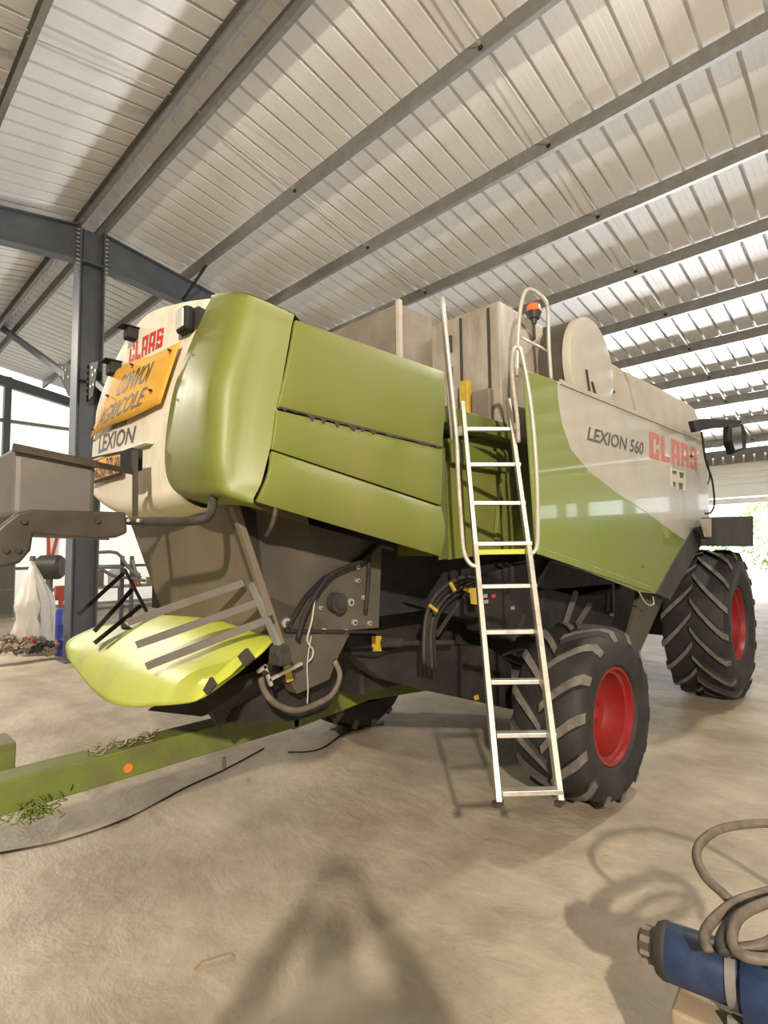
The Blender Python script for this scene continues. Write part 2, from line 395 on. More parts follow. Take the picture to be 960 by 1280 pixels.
for sgn, lab in ((1, 'right gusset'), (-1, 'left gusset')):
    g = MB()
    if sgn < 0: pts = [(XC - .2, 3.42, 5.05), (XC - .2, 3.42, 5.68), (-12.95, 3.42, 6.08), (-12.95, 3.42, 5.85), (-12.2, 3.42, 5.2)]
    else: pts = [(XC + .2, 3.42, 4.85), (XC + .2, 3.42, 5.6), (XC + .8, 3.42, 5.5), (XC + .55, 3.42, 4.9)]
    g.prism(pts, (0, .02, 0)); gp = g.build('gusset', M['black'], col)
    b = MB()
    for i in range(6): b.cyl((XC + sgn * (.26), 3.405, 5.0 + i * .115), (XC + sgn * .26, 3.42, 5.0 + i * .115), .022, n=8)
    for dx, dz in (((.9, 5.6), (1.1, 5.8), (1.2, 5.65), (1.3, 5.9), (1.5, 5.8)) if sgn < 0 else ((.45, 5.1), (.55, 5.3), (.6, 5.1), (.68, 5.35), (.5, 5.45))): b.cyl((XC + sgn * dx, 3.405, dz), (XC + sgn * dx, 3.42, dz), .028, n=8)
    b.build('bolt', M['bolt'], gp)
def rafter(x, s, label):
    y0 = 3.48 + s * .24; y1 = YN if s > 0 else YS
    t = thing('steel_rafter', (x, y0, zr(y0) - .7), label, 'beam')
    web = MB().prism([(x - .012, y0, zr(y0) - .70), (x - .012, y0 + s * 3, zr(y0 + s * 3) - .50), (x - .012, y1, zr(y1) - .5), (x - .012, y1, zr(y1) - .02), (x - .012, y0, zr(y0) - .02)], (.024, 0, 0))
    web.build('web', M['steel'], t)
    MB().bar((x, y0, zr(y0) - .015), (x, y1, zr(y1) - .015), .24, .025).build('top_flange', M['steel'], t)
    MB().bar((x, y0, zr(y0) - .70), (x, y0 + s * 3, zr(y0 + s * 3) - .50), .24, .025).bar((x, y0 + s * 3, zr(y0 + s * 3) - .50), (x, y1, zr(y1) - .50), .24, .025).build('bottom_flange', M['steel'], t)
    if x > -15:
        e = MB().box((x - .12, y0 - .01, zr(y0) - .72), (x + .12, y0 + .015, zr(y0)))
        e.build('end_plate', M['steel'], t)
    return t
rafter(XC, 1, 'blue-grey rafter sloping down right from the column towards the combine roof')
rafter(XC, -1, 'blue-grey rafter running left from the column top out of the picture')
for s in (1, -1):
    y0 = 3.48; y1 = YN if s > 0 else YS
    struct(MB().bar((XW - .1, y0, zr(y0) - .2), (XW - .1, y1, zr(y1) - .2), .2, .34), 'trim_%d' % k, M['steel']); k += 1
a = at(78, 465, Y=3.48); b = at(0, 408, Y=3.48); b = a + (b - a) * .97
tag(MB().bar(a + (b - a) * -.06, b, .13, .13).build('diagonal_brace', M['steel']), 'dark square tube brace rising left from the gusset plate on the column', 'brace')
tag(MB().bar((XC + .6, 3.48, 5.15), (XC + 6.5, 3.48, 1.9), .1, .1).build('diagonal_brace', M['steel']), 'dark tube brace dropping from the right gusset plate behind the combine sign', 'brace')
p = at(228, 376, X=XC + .1); q = at(265, 321, Y=ysR[1])
tag(MB().bar(p, q, .045, .045).build('fly_brace', M['black']), 'thin black strut between the rafter bottom and the first purlin', 'strut')

# ---------------------------------------------------------------- combine harvester
CL = Vector((-3.1, 5.2, 0))
cmb = thing('combine_harvester', CL, 'large green and pale grey combine harvester with red wheel rims parked in the shed', 'combine harvester')
XS = -1.72; XH = -1.78

# rear hood: pale rear face, green corners, top
def yrear(X, z): return 1.07 + .09 * (X + 2.95) ** 2 + .10 * max(0, z - 2.35) ** 1.3 + .25 * max(0, 2.28 - z) ** 1.2
bpx = [(262, 377), (240, 425), (219, 480), (209, 530), (206, 575), (211, 603), (226, 619)]
lpx = [(121, 520), (119, 540), (117, 557), (116, 572), (115, 586), (114, 600), (114, 612)]
tpx = [(262, 377), (222, 383), (182, 397), (154, 432), (132, 478), (121, 520)]
upx = [(226, 619), (192, 628), (158, 635), (138, 633), (122, 624), (114, 612)]
def on_rear(px, py):
    Y = 1.1
    for _ in range(12):
        q = at(px, py, Y=Y); Y = yrear(q.x, q.z)
    return at(px, py, Y=Y)
bR = [on_rear(*q) for q in bpx]
rows = []
for i in range(7):
    v = i / 6; row = []
    for j in range(6):
        u = j / 5
        g = [0, 0]
        for c_ in (0, 1):
            g[c_] = (1 - u) * bpx[i][c_] + u * lpx[i][c_] + (1 - v) * tpx[j][c_] + v * upx[j][c_] - ((1 - u) * (1 - v) * bpx[0][c_] + u * (1 - v) * lpx[0][c_] + (1 - u) * v * bpx[6][c_] + u * v * lpx[6][c_])
        row.append(on_rear(*g))
    row += [row[-1] + Vector((-.06, .10, 0)), row[-1] + Vector((-.09, .4, 0))]
    rows.append(row)
rows += [[p_ + Vector((0, .10, -.05)) for p_ in rows[-1]]]
rows += [[p_ + Vector((0, .22, -.01)) for p_ in rows[-1]]]
rows = [[p_ + Vector((0, .30, -.01)) for p_ in rows[0]], [p_ + Vector((0, .05, .012)) for p_ in rows[0]]] + rows
hood = MB().grid(crgrid(rows, 4)).build('rear_hood', M['white'], cmb, smooth=True)
seam = [(367, 397), (359, 440), (350, 490), (343, 535), (334, 575), (326, 605), (317, 629)]
cre = [(304, 372), (288, 425), (270, 480), (266, 530), (264, 575), (268, 600), (276, 620)]
rows = []
for i in range(7):
    a = bR[i]; c = at(*cre[i], X=-1.90); d = at(*seam[i], X=XH)
    mid = (a + c) / 2 + Vector((.0, -.018, 0)); m2 = (c + d) / 2 + Vector((.008, -.004, 0))
    rows.append([a, mid, c, m2, d])
bt = [p_ + Vector((-.03, .12, -.03)) for p_ in rows[-1]]
tp = [p_ + Vector((-.02, .04, .012)) for p_ in rows[0]]; tp2 = [Vector((min(p_.x - .3, -2.1), p_.y + .4, 2.98)) for p_ in rows[0]]
gc = MB().grid(crgrid([tp2, tp] + rows + [bt], 4)).build('hood_corner', M['green'], cmb, smooth=50)
MB().grid([[(x, y, 3.0 - .09 * (y - 1.2) - (.05 if abs(x + 2.8) > .9 else 0)) for x in (-3.85, -3.4, -2.8, -2.2, -1.82)] for y in (1.32, 1.7, 2.4)]).build('hood_top', M['green'], cmb, smooth=True, solid=.01)
# recess with lamps at the top of the hood: dark pocket behind the right lamp
def lamp(px, py, size, face, lab, tilt=0):
    c = on_rear(px, py) + Vector((0, -.02, 0)); h = size / 2
    body = MB().box((c.x - h * 1.1, c.y - .035, c.z - h * 1.25), (c.x + h * 1.1, c.y + .015, c.z + h * 1.25)).build('work_lamp', M['black'], hood, bevel=.018)
    body.parent = cmb; body.matrix_parent_inverse = Matrix.Translation(-CL)
    MB().box((c.x - h * .78, c.y - .042, c.z - h * .92), (c.x + h * .78, c.y - .03, c.z + h * .92)).build('lens', M['glass'], body, bevel=.008)
    MB().bar((c.x, c.y + .01, c.z), (c.x, c.y + .06, c.z), .03, .03).build('bracket', M['black'], body)
    return body
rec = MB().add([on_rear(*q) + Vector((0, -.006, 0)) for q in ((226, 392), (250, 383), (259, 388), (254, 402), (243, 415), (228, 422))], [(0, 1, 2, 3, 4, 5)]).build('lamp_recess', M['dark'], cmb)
lamp(239, 403, .095, 0, '')
# small lamps towards the far side
for (px, py, s_) in ((171, 420, .06), (149, 463, .07)):
    c = on_rear(px, py) + Vector((0, -.03, 0))
    b_ = MB().box((c.x - s_ * .6, c.y - .03, c.z - s_ * .5), (c.x + s_ * .6, c.y + .03, c.z + s_ * .5)).build('work_lamp', M['black'], cmb, bevel=.01)
    MB().box((c.x - s_ * .7, c.y - .06, c.z + s_ * .5), (c.x + s_ * .7, c.y + .03, c.z + s_ * .58)).build('lamp_hood', M['black'], b_)
# CLAAS lettering, convoy sign, LEXION, number plate on the rear face
def rs(off):
    return lambda p_: Vector((p_.x, yrear(p_.x, p_.z) - off, p_.z))
def rq(pts, w=1): return [on_rear(*q) for q in pts]
decal('maker_lettering', block_word('CLAAS'), rq([(161, 456), (203, 433), (206, 408), (163, 431)]), M['redink'], hood, rs(.0018))
sq = rq([(120, 549), (208, 506), (233, 430), (150, 467)])
sg = [(0, 0), (.25, .05), (.5, -.02), (.5, .03), (.54, .0), (.75, .0), (1, 0), (1, 1), (.6, 1.03), (.3, 1.02), (0, .92)]
A_, B_, C_, D_ = sq
def sp(u, v, off=.03): 
    p_ = (A_ * (1 - u) + B_ * u) * (1 - v) + (D_ * (1 - u) + C_ * u) * v
    return Vector((p_.x, yrear(p_.x, p_.z) - off, p_.z))
rowsS = [[sp(i / 20, j / 6 + (.03 * math.sin(i * .33) if j in (0, 6) else 0), .027) for i in range(21)] for j in range(7)]
sign = MB().grid(rowsS).build('convoy_sign', M['yellow'], cmb, solid=.004, smooth=True)
def subq(u0, v0, u1, v1): return [sp(u0, v0), sp(u1, v0), sp(u1, v1), sp(u0, v1)]
so = rs(.0335)
decal('sign_lettering', text_mesh('CONVOI', 1, .1, bold=.008), subq(.25, .52, .74, .84), M['ink'], sign, so)
decal('sign_lettering', text_mesh('AGRICOLE', 1, .1, bold=.008), subq(.08, .12, .78, .42), M['ink'], sign, so)
for (u, v) in ((.93, .9), (.40, .94), (.86, .3), (.04, .12), (.12, .6)):
    mb = MB(); c = sp(u, v, .035); mb.cyl(c, c + Vector((0, -.012, 0)), .006, n=8).bar(c + Vector((-.012, -.012, .008)), c + Vector((.012, -.012, -.008)), .004, .004); mb.build('screw', M['black'], sign)
decal('model_lettering', text_mesh('LEXION', 1, .15, bold=.018), rq([(123, 567), (168, 553), (171, 532), (124, 545)]), M['greyink'], hood, rs(.0018))
decal('small_lettering', text_mesh('ABL 3328', 1, .1), rq([(139, 537), (158, 530), (159, 524), (140, 531)]), M['greyink'], hood, rs(.0018))
pl = rq([(122, 604), (160, 592), (160, 566), (122, 574)])
pm = MB().prism([rs(.03)(q) for q in pl], (0, .01, 0)).build('number_plate', M['orange'], cmb)
decal('plate_lettering', text_mesh('8620', 1, 0, bold=.02), [rs(.036)(q) for q in rq([(124, 600), (140, 595), (140, 583), (124, 587)])], M['ink'], pm)
decal('plate_lettering', text_mesh('RZ 60', 1, 0, bold=.02), [rs(.036)(q) for q in rq([(142, 594), (158, 590), (158, 570), (142, 573)])], M['ink'], pm)
mb = MB()
for a, b in ((0, 1), (1, 2), (2, 3)): mb.bar(rs(.03)(pl[a]), rs(.03)(pl[b]), .012, .012)
mb.build('plate_frame', M['black'], pm)
e0, e1 = on_rear(193, 554), on_rear(123, 577)
MB().bar(rs(.02)(e0), rs(.02)(e1), .04, .012).build('handle_ledge', M['white'], hood, bevel=.006)

# hood side panels (upper, lower) with hinge line and torn seal
def sp_(px, py): return at(px, py, X=XH)
def panel_grid(tl, bl, tr, br, nx=8, nz=6, bulge=0, X=XH):
    rows = []
    for j in range(nz + 1):
        v = j / nz; row = []
        for i in range(nx + 1):
            u = i / nx; a = Vector(tl) * (1 - v) + Vector(bl) * v; b = Vector(tr) * (1 - v) + Vector(br) * v
            q = a * (1 - u) + b * u; q.x += bulge * math.sin(math.pi * v); row.append(q)
        rows.append(row)
    return rows
up = MB().grid(panel_grid(sp_(368, 401), sp_(345.5, 510), sp_(553, 465), sp_(551, 560), bulge=.012))
up.build('hood_side_panel', M['green'], cmb, smooth=True, solid=.02, bevel=.003, offset=0)
rows = panel_grid(sp_(344.5, 513), sp_(338, 562), sp_(551, 562), sp_(550, 632), nz=3, bulge=.004)
r2 = panel_grid(sp_(338, 565), sp_(320, 627), sp_(550, 635), sp_(549, 695), nz=5, bulge=.028)
lo = MB().grid(rows).build('hood_side_panel', M['green'], cmb, smooth=True, solid=.02, bevel=.003, offset=0)
MB().grid(r2).build('lower_bulge', M['green'], lo, smooth=True, solid=.02, bevel=.003, offset=0)
tU = []; tD = []
for i in range(60):
    u = i / 59; q = sp_(346 + 205 * u, 510 + 50 * u); q.x += .012
    s_ = random.choice((.004, .006, .018, .026)) * (1.0 if .2 < u < .62 else .35)
    tU.append(q + Vector((0, 0, .005))); tD.append(q + Vector((0, 0, -s_)))
mb = MB().grid([tU, tD])
mb.build('torn_seal', M['ink'], lo, solid=.003)
# inner closing wall behind the hood edge, and recess panel below the platform
MB().prism([at(549, 465, X=XH), at(549, 695, X=XH), at(549, 695, X=XH) + Vector((-.3, .0, 0)), at(549, 465, X=XH) + Vector((-.3, 0, 0))], (0, .012, 0)).build('recess_side', M['green'], cmb)
XR = -2.16
MB().prism([at(548, 548, X=XR), at(560, 700, X=XR), at(672, 684, X=XR), at(672, 545, X=XR)], (-.02, 0, 0)).build('recess_panel', M['green'], cmb, bevel=.004)
MB().bar(at(630, 565, X=XR + .02), at(621, 675, X=XR + .02), .05, .03, up=(1, 0, 0)).build('recess_rib', M['green'], cmb, bevel=.004)
MB().prism([at(548, 700, X=-1.82), at(560, 698, X=XR), at(556, 560, X=XR), at(549, 560, X=-1.82)], (.0, .01, 0)).build('recess_side', M['green'], cmb)
# platform at the top of the ladder
pz = 2.86
MB().box((-2.7, 2.62, pz - .11), (-2.03, 3.55, pz)).build('platform', M['old_green'], cmb, bevel=.006)
MB().box((-2.4, 2.85, pz - .34), (-2.10, 3.55, pz - .2)).build('platform_step', M['old_green'], cmb, bevel=.006)

# main side panel: green with the pale sweep; one sheet for each colour, butted
def P(px, py, X=XS): return at(px, py, X=X)
outer = [(656, 462), (707, 480), (878, 551), (884, 575), (887, 655), (868, 661), (845, 698), (820, 742), (672, 690)]
white_in = [(697, 476), (698, 500), (703, 530), (714, 562), (735, 588), (770, 616), (810, 642), (840, 664), (858, 676)]
green_poly = [(656, 462)] + white_in + [(845, 698), (820, 742), (800, 740), (672, 690)]
white_poly = [(697, 476), (707, 480), (790, 514), (878, 551), (884, 575), (887, 655), (868, 661), (858, 676)] + white_in[-2:0:-1]
def flat(poly, X, th=.02): return MB().prism([at(px, py, X=X) for px, py in poly], (-th, 0, 0))
flat(green_poly, XS).build('side_panel', M['gloss_green'], cmb, bevel=.004)
wp = flat(white_poly, XS).build('side_panel', M['pale'], cmb, bevel=.004)
wp['label'] = 'pale grey front part of the side panel'
MB().bar(P(700, 477, XS + .005), P(879, 551, XS + .005), .012, .035).build('panel_moulding', M['cover'], wp)
MB().bar(P(672, 688, XS + .006), P(812, 736, XS + .006), .02, .05).build('bottom_fold', M['gloss_green'], cmb, bevel=.006)
MB().cyl(P(803, 708, XS), P(803, 708, XS + .006), .016, n=10).build('panel_lock', M['ink'], cmb)
decal('model_lettering', text_mesh('LEXION 560', 1, .05, bold=.02), [P(734, 550, XS + .0018), P(804, 569, XS + .0018), P(805, 553, XS + .0018), P(736, 533, XS + .0018)], M['greyink'], wp)
decal('maker_lettering', block_word('CLAAS'), [P(812, 572, XS + .0018), P(872, 588, XS + .0018), P(871, 560, XS + .0018), P(812, 539, XS + .0018)], M['pinkink'], wp)
dc = MB().prism([P(838, 584, XS + .001), P(857, 590, XS + .001), P(857, 614, XS + .001), P(839, 609, XS + .001)], (.002, 0, 0)).build('sticker', M['white'], wp)
mb = MB()
for (a, b, c_, d_) in ((840, 588, 846, 592), (849, 590, 855, 597), (841, 602, 845, 608), (848, 603, 854, 611)):
    mb.prism([P(a, b, XS + .0045), P(c_, b + 1, XS + .0045), P(c_ - 1, d_ + 1, XS + .0045), P(a + 1, d_, XS + .0045)], (.001, 0, 0))
mb.build('sticker_mark', M['greyink'], dc)
# black wheel arch lip
arch_o = [(889, 654), (868, 660), (848, 694), (822, 742)]
arch_i = [(889, 673), (880, 676), (862, 706), (838, 750)]
ab = MB(); n = len(arch_o)
for i in range(n - 1):
    a0, a1, b0, b1 = P(*arch_o[i], XS + .02), P(*arch_o[i + 1], XS + .02), P(*arch_i[i], XS + .05), P(*arch_i[i + 1], XS + .05)
    ab.prism([a0, a1, b1, b0], (-.10, .02, 0))
ab.build('wheel_arch', M['dark'], cmb, smooth=30)
MB().prism([P(800, 742, -1.85), P(830, 748, -1.85), P(800, 816, -1.85), P(783, 808, -1.85)], (-.04, 0, 0)).build('support_plate', M['chassis'], cmb, bevel=.004)
MB().tube([P(799, 740), P(803, 748), P(810, 756), P(817, 755), P(816, 746)], .006, 8).build('pull_handle', M['rail'], cmb)

# engine deck
MB().box((-4.1, 2.50, 2.85), (-2.24, 2.84, 3.53)).build('deck_box', M['brown'], cmb, bevel=.008)
MB().bar((-2.23, 2.49, 2.85), (-2.23, 2.49, 3.54), .03, .03).build('deck_box_edge', M['cover'], cmb)
MB().box((-4.1, 3.38, 2.8), (-2.04, 4.05, 3.77)).build('engine_housing', M['beige'], cmb, bevel=.01)
for X in (-2.38, -2.13): MB().box((X - .008, 3.365, 2.86), (X + .008, 3.38, 3.74)).build('panel_gap', M['ink'], cmb)
for z in (3.0, 3.25, 3.5): MB().box((-2.5, 3.364, z), (-2.47, 3.38, z + .13)).build('vent_slot', M['ink'], cmb)
MB().box((-2.36, 3.30, 2.87), (-2.28, 3.36, 3.22)).build('yellow_prop', M['label'], cmb, bevel=.01)
MB().box((-2.26, 3.31, 2.87), (-2.10, 3.37, 3.12)).build('filter_box', M['brown'], cmb, bevel=.01)
MB().box((-3.9, 4.05, 2.8), (-2.02, 7.4, 3.62)).build('grain_tank', M['cover'], cmb, bevel=.02)
# rotary screen
dcn = Vector((-1.78, 4.36, 3.42)); RR = .43
MB().lathe([(-.55, RR * .9), (-.55, RR * .97), (-.06, RR * .97), (-.05, RR * .90)], dcn, n=64).build('screen_drum', M['dark'], cmb, smooth=30)
mb = MB()
for x_ in (-.50, -.44, -.38, -.32): mb.lathe([(x_, RR * .97), (x_, RR * 1.02), (x_ + .02, RR * 1.02), (x_ + .02, RR * .97)], dcn, n=64)
mb.lathe([(-.28, RR * .97), (-.27, RR * .985), (-.06, RR * .985)], dcn, n=64, mi=1)
mb.build('drum_rib', [M['black'], M['chassis']], cmb, smooth=30)
ds = MB().lathe([(-.06, RR * .95), (-.05, RR * 1.0), (.0, RR * 1.0), (.012, RR * .985), (.02, RR * .9), (.028, RR * .6), (.03, .0001)], dcn, n=64).build('screen_cover', M['pale'], cmb, smooth=40)
MB().bar(at(733, 462, X=-1.745), at(738, 497, X=-1.745), .014, .018).bar(at(740, 477, X=-1.745), at(746, 500, X=-1.745), .014, .018).build('slot', M['ink'], ds)
# upper covers ahead of the screen
XK = -1.84
MB().prism([at(757, 452, X=XK), at(763, 453, X=XK), at(778, 462, X=XK), at(785, 478, X=XK), at(795, 520, X=XK), at(758, 506, X=XK), at(760, 480, X=XK)], (-.3, 0, 0)).build('upper_cover', M['cover'], cmb, bevel=.012)
MB().prism([at(780, 463, X=XK), at(830, 488, X=XK), at(862, 506, X=XK), at(869, 512, X=XK), at(880, 550, X=XK), at(797, 521, X=XK), at(787, 478, X=XK)], (-.5, 0, 0)).build('upper_cover', M['cover'], cmb, bevel=.012)
MB().cyl(at(767, 490, X=XK), at(767, 490, X=XK + .006), .015, n=10).build('panel_lock', M['ink'], cmb)
MB().box(*[tuple(v) for v in (at(757, 508, X=XK - .04), at(765, 501, X=XK + .03))]).build('rubber_buffer', M['ink'], cmb)
# cab, hidden ahead of the covers
cab = MB().box((-4.1, 7.7, 1.95), (-2.45, 9.3, 3.35)).build('cab', M['mirror'], cmb, bevel=.05)
MB().box((-4.15, 7.6, 3.35), (-2.4, 9.45, 3.55)).build('cab_roof', M['white'], cab, bevel=.04)
for X in (-4.1, -2.45):
    for Y in (7.7, 9.3): MB().bar((X, Y, 1.95), (X, Y, 3.4), .08, .08).build('cab_post', M['dark'], cab)
MB().box((-4.0, 7.0, 1.2), (-2.4, 9.4, 1.95)).build('cab_base', M['under'], cmb, bevel=.02)
# mirror arm and mirror on the cab
XM = -1.55
MB().prism([at(866, 526, X=XM), at(880, 523, X=XM), at(926, 525, X=XM), at(924, 533, X=XM), at(890, 535, X=XM), at(870, 540, X=XM)], (-.05, 0, 0)).build('mirror_arm', M['black'], cmb, bevel=.006)
mh = MB().prism([at(913, 531, X=XM + .02), at(929, 529, X=XM + .02), at(934, 542, X=XM + .02), at(933, 562, X=XM + .02), at(918, 568, X=XM + .02), at(913, 552, X=XM + .02)], (-.09, .02, 0)).build('mirror', M['black'], cmb, bevel=.02)
MB().prism([at(915, 535, X=XM + .035), at(926, 533, X=XM + .035), at(928, 560, X=XM + .035), at(919, 563, X=XM + .035), at(915, 550, X=XM + .035)], (-.01, 0, 0)).build('mirror_glass', M['mirror'], mh)
MB().tube([at(*q, X=XM) for q in ((877, 540), (882, 575), (890, 600), (893, 628), (889, 640), (882, 642))], .011, 8).build('cable', M['black'], cmb, smooth=True)
MB().tube([at(*q, X=XM) for q in ((884, 575), (887, 595), (885, 605))], .007, 8).build('cable', M['black'], cmb, smooth=True)
# square step box beside the cab
XB = -1.45
MB().prism([at(896, 646, X=XB), at(942, 645, X=XB), at(942, 683, X=XB), at(896, 682, X=XB)], (-.16, 0, 0)).build('side_box', M['dark'], cmb, bevel=.015)
MB().prism([at(881, 648, X=XB - .05), at(897, 648, X=XB - .05), at(897, 672, X=XB - .05), at(887, 671, X=XB - .05)], (-.05, 0, 0)).build('side_box_bracket', M['cover'], cmb)

# chopper housing below the hood
XP = -2.08
rear_t_l, rear_t_r = at(158, 640, Y=1.27), at(300, 628, X=XP)
rear_b_l, rear_b_r = at(205, 770, Y=1.46), at(345, 800, X=XP)
hp = MB().add([rear_t_l, rear_t_r, rear_b_r, rear_b_l, rear_t_l + Vector((0, .35, .12)), rear_t_r + Vector((0, .35, .05)), rear_b_r + Vector((0, .3, 0)), rear_b_l + Vector((0, .3, 0))],
   [(0, 1, 2, 3), (0, 4, 5, 1), (3, 2, 6, 7), (0, 3, 7, 4), (1, 5, 6, 2)]).build('chopper_housing', M['plate'], cmb)
sd = [(290, 625), (320, 636), (478, 680), (474, 785), (440, 788), (424, 820), (412, 850), (372, 868), (352, 830), (346, 800), (330, 745)]
MB().prism([at(px, py, X=XP) for px, py in sd], (-.08, 0, 0)).build('chopper_side', M['chassis'], cmb, bevel=.006)
MB().bar(at(292, 632, X=XP + .03), at(350, 805, X=XP + .03), .03, .03).build('chopper_edge', M['plate'], cmb)
# folded seam lines, flange, bolts
mb = MB()
for a, b in (((382, 746), (405, 722)), ((405, 722), (440, 706)), ((440, 706), (474, 680)), ((356, 788), (382, 746)), ((356, 788), (470, 790))):
    mb.bar(at(*a, X=XP + .012), at(*b, X=XP + .012), .02, .014)
mb.build('side_seam', M['black'], cmb)
for (px, py, r_) in ((437, 753, .02), (442, 778, .016), (446, 709, .012), (446, 726, .012), (454, 747, .014), (357, 779, .024), (374, 787, .012), (404, 788, .012), (431, 789, .012), (461, 779, .013), (400, 760, .010)):
    c = at(px, py, X=XP); MB().cyl(c, c + Vector((.014, 0, 0)), r_, n=14).cyl(c + Vector((.014, 0, 0)), c + Vector((.018, 0, 0)), r_ * .5, n=8, mi=1).build('bolt', [M['bolt'], M['ink']], cmb)
c = at(417, 753, X=XP)
MB().cyl(c, c + Vector((.05, 0, 0)), .05, n=24).cyl(c + Vector((.05, 0, 0)), c + Vector((.06, 0, 0)), .03, n=16).build('bearing_cap', M['dark'], cmb, smooth=30)
MB().tube([at(*q, X=XP + .03) for q in ((394, 745), (390, 775), (384, 800), (391, 812), (390, 822), (384, 828))], .005, 8).build('pale_wire', M['wire'], cmb, smooth=True)
MB().tube([at(*q, X=XP + .035) for q in ((389, 795), (384, 830), (385, 860), (384, 880))], .0035, 8).build('pale_wire', M['wire'], cmb, smooth=True)
MB().tube([at(*q, X=XP + .05) for q in ((418, 826), (425, 845), (415, 868), (395, 880), (370, 888), (345, 880), (330, 862), (326, 845))], .014, 10).build('hose', M['hose'], cmb, smooth=True)
MB().tube([at(*q, X=XP + .04) for q in ((372, 800), (382, 765), (410, 722), (436, 708), (455, 700), (470, 682))], .012, 8).build('cable', M['black'], cmb, smooth=True)
MB().tube([at(*q, X=XP + .04) for q in ((462, 690), (460, 730), (457, 765))], .012, 8).build('cable', M['black'], cmb, smooth=True)
lv = MB().bar(at(336, 850, X=XP + .06), at(377, 829, X=XP + .06), .014, .014).bar(at(322, 840, X=XP + .06), at(333, 832, X=XP + .06), .014, .014).bar(at(330, 832, X=XP + .06), at(339, 857, X=XP + .06), .014, .014).build('lever', M['bolt'], cmb)
MB().prism([at(354, 834, X=XP + .01), at(361, 829, X=XP + .01), at(366, 850, X=XP + .01), at(358, 853, X=XP + .01)], (.006, 0, 0)).build('warning_label', M['label'], cmb)
# spreader deflector sheet, ribs and black holder bars
ctr = [
 [(Vector(at(345, 795, Y=1.42))), at(320, 790, Y=1.44), at(265, 772, Y=1.46), at(205, 766, Y=1.48), at(170, 775, Y=1.44), at(120, 783, Y=1.40)],
 [at(330, 812, Y=1.30), at(300, 800, Y=1.32), at(250, 788, Y=1.33), at(190, 785, Y=1.34), at(140, 790, Y=1.32), at(100, 792, Y=1.30)],
 [at(306, 832, Y=1.20), at(280, 828, Y=1.18), at(230, 820, Y=1.18), at(170, 812, Y=1.2), at(120, 805, Y=1.22), at(86, 800, Y=1.24)],
 [at(280, 855, Y=1.10), at(262, 850, Y=1.06), at(210, 850, Y=1.05), at(160, 845, Y=1.07), at(115, 830, Y=1.12), at(82, 808, Y=1.18)],
 [at(256, 872, Y=1.04), at(235, 878, Y=1.0), at(190, 882, Y=.99), at(147, 882, Y=1.02), at(115, 862, Y=1.07), at(84, 822, Y=1.15)]]
sp1 = MB().grid(crgrid(ctr, 4)).build('spreader_sheet', M['lime'], cmb, smooth=True, solid=.008)
MB().prism([at(262, 862, Y=1.03), at(290, 842, Y=1.12), at(310, 822, Y=1.2), at(300, 815, Y=1.2), at(268, 845, Y=1.05)], (.02, -.015, 0)).build('sheet_tab', M['lime'], cmb, bevel=.003)
MB().prism([at(257, 862, Y=1.02), at(266, 846, Y=1.02), at(272, 856, Y=1.02), at(262, 868, Y=1.02)], (0, -.012, 0)).build('dark_gap', M['ink'], cmb)
MB().prism([at(300, 820, Y=1.15), at(310, 810, Y=1.15), at(320, 823, Y=1.15), at(309, 833, Y=1.15)], (0, -.012, 0)).build('dark_gap', M['ink'], cmb)
for a, b in (((305, 728), (160, 778)), ((325, 752), (171, 806)), ((330, 776), (183, 833))):
    pa, pb = at(*a, Y=1.34), at(*b, Y=.98)
    MB().bar(pa, pb, .012, .032, up=(0, -.3, 1)).build('guide_bar', M['greybox'], cmb)
for a, b in (((155, 716), (98, 768)), ((165, 737), (118, 789)), ((176, 757), (118, 804))):
    MB().bar(at(*a, Y=1.42), at(*b, Y=1.18), .012, .026, up=(0, -.3, 1)).build('guide_bar', M['black'], cmb)
MB().bar(at(156, 712, Y=1.43), at(185, 768, Y=1.43), .012, .02).build('bar_holder', M['dark'], cmb)
MB().bar(at(314, 730, Y=1.33), at(350, 812, Y=1.33), .016, .03).build('bar_holder', M['galv'], cmb)
MB().bar(at(297, 640, Y=1.30), at(338, 770, Y=1.33), .012, .02).build('bar_holder', M['plate'], cmb)
c = at(350, 815, Y=1.34)
MB().cyl(c + Vector((-.03, 0, 0)), c + Vector((.03, 0, 0)), .035, n=12).box(c + Vector((-.04, -.03, -.05)), c + Vector((.04, .03, 0))).build('pivot', M['dark'], cmb, bevel=.006)
# dark spreader rotor and cone under the sheet
MB().add([at(*q, Y=y_) for q, y_ in (((190, 884), 1.12), ((330, 835), 1.35), ((352, 800), 1.6), ((400, 850), 2.0), ((330, 870), 1.7), ((272, 880), 1.3), ((256, 890), 1.25))], [(0, 1, 6), (1, 2, 3, 4), (1, 4, 5, 6)]).build('spreader_underside', M['black'], cmb, solid=.03)
MB().add([at(262, 872, Y=1.25), at(305, 860, Y=1.35), at(300, 872, Y=1.7), at(288, 880, Y=1.5), at(274, 914, Y=1.4), at(255, 884, Y=1.4)], [(0, 1, 4), (1, 2, 4), (2, 3, 4), (3, 5, 4), (5, 0, 4), (0, 5, 3, 2, 1)]).build('spreader_fin', M['black'], cmb)
c0 = at(350, 860, X=-2.6)
MB().cyl((-2.55, 1.75, 1.12), (-2.55, 1.75, 1.5), .33, .42, n=28).build('spreader_rotor', M['black'], cmb)
MB().cyl((-3.5, 1.75, 1.12), (-3.5, 1.75, 1.5), .33, .42, n=28).build('spreader_rotor', M['black'], cmb)

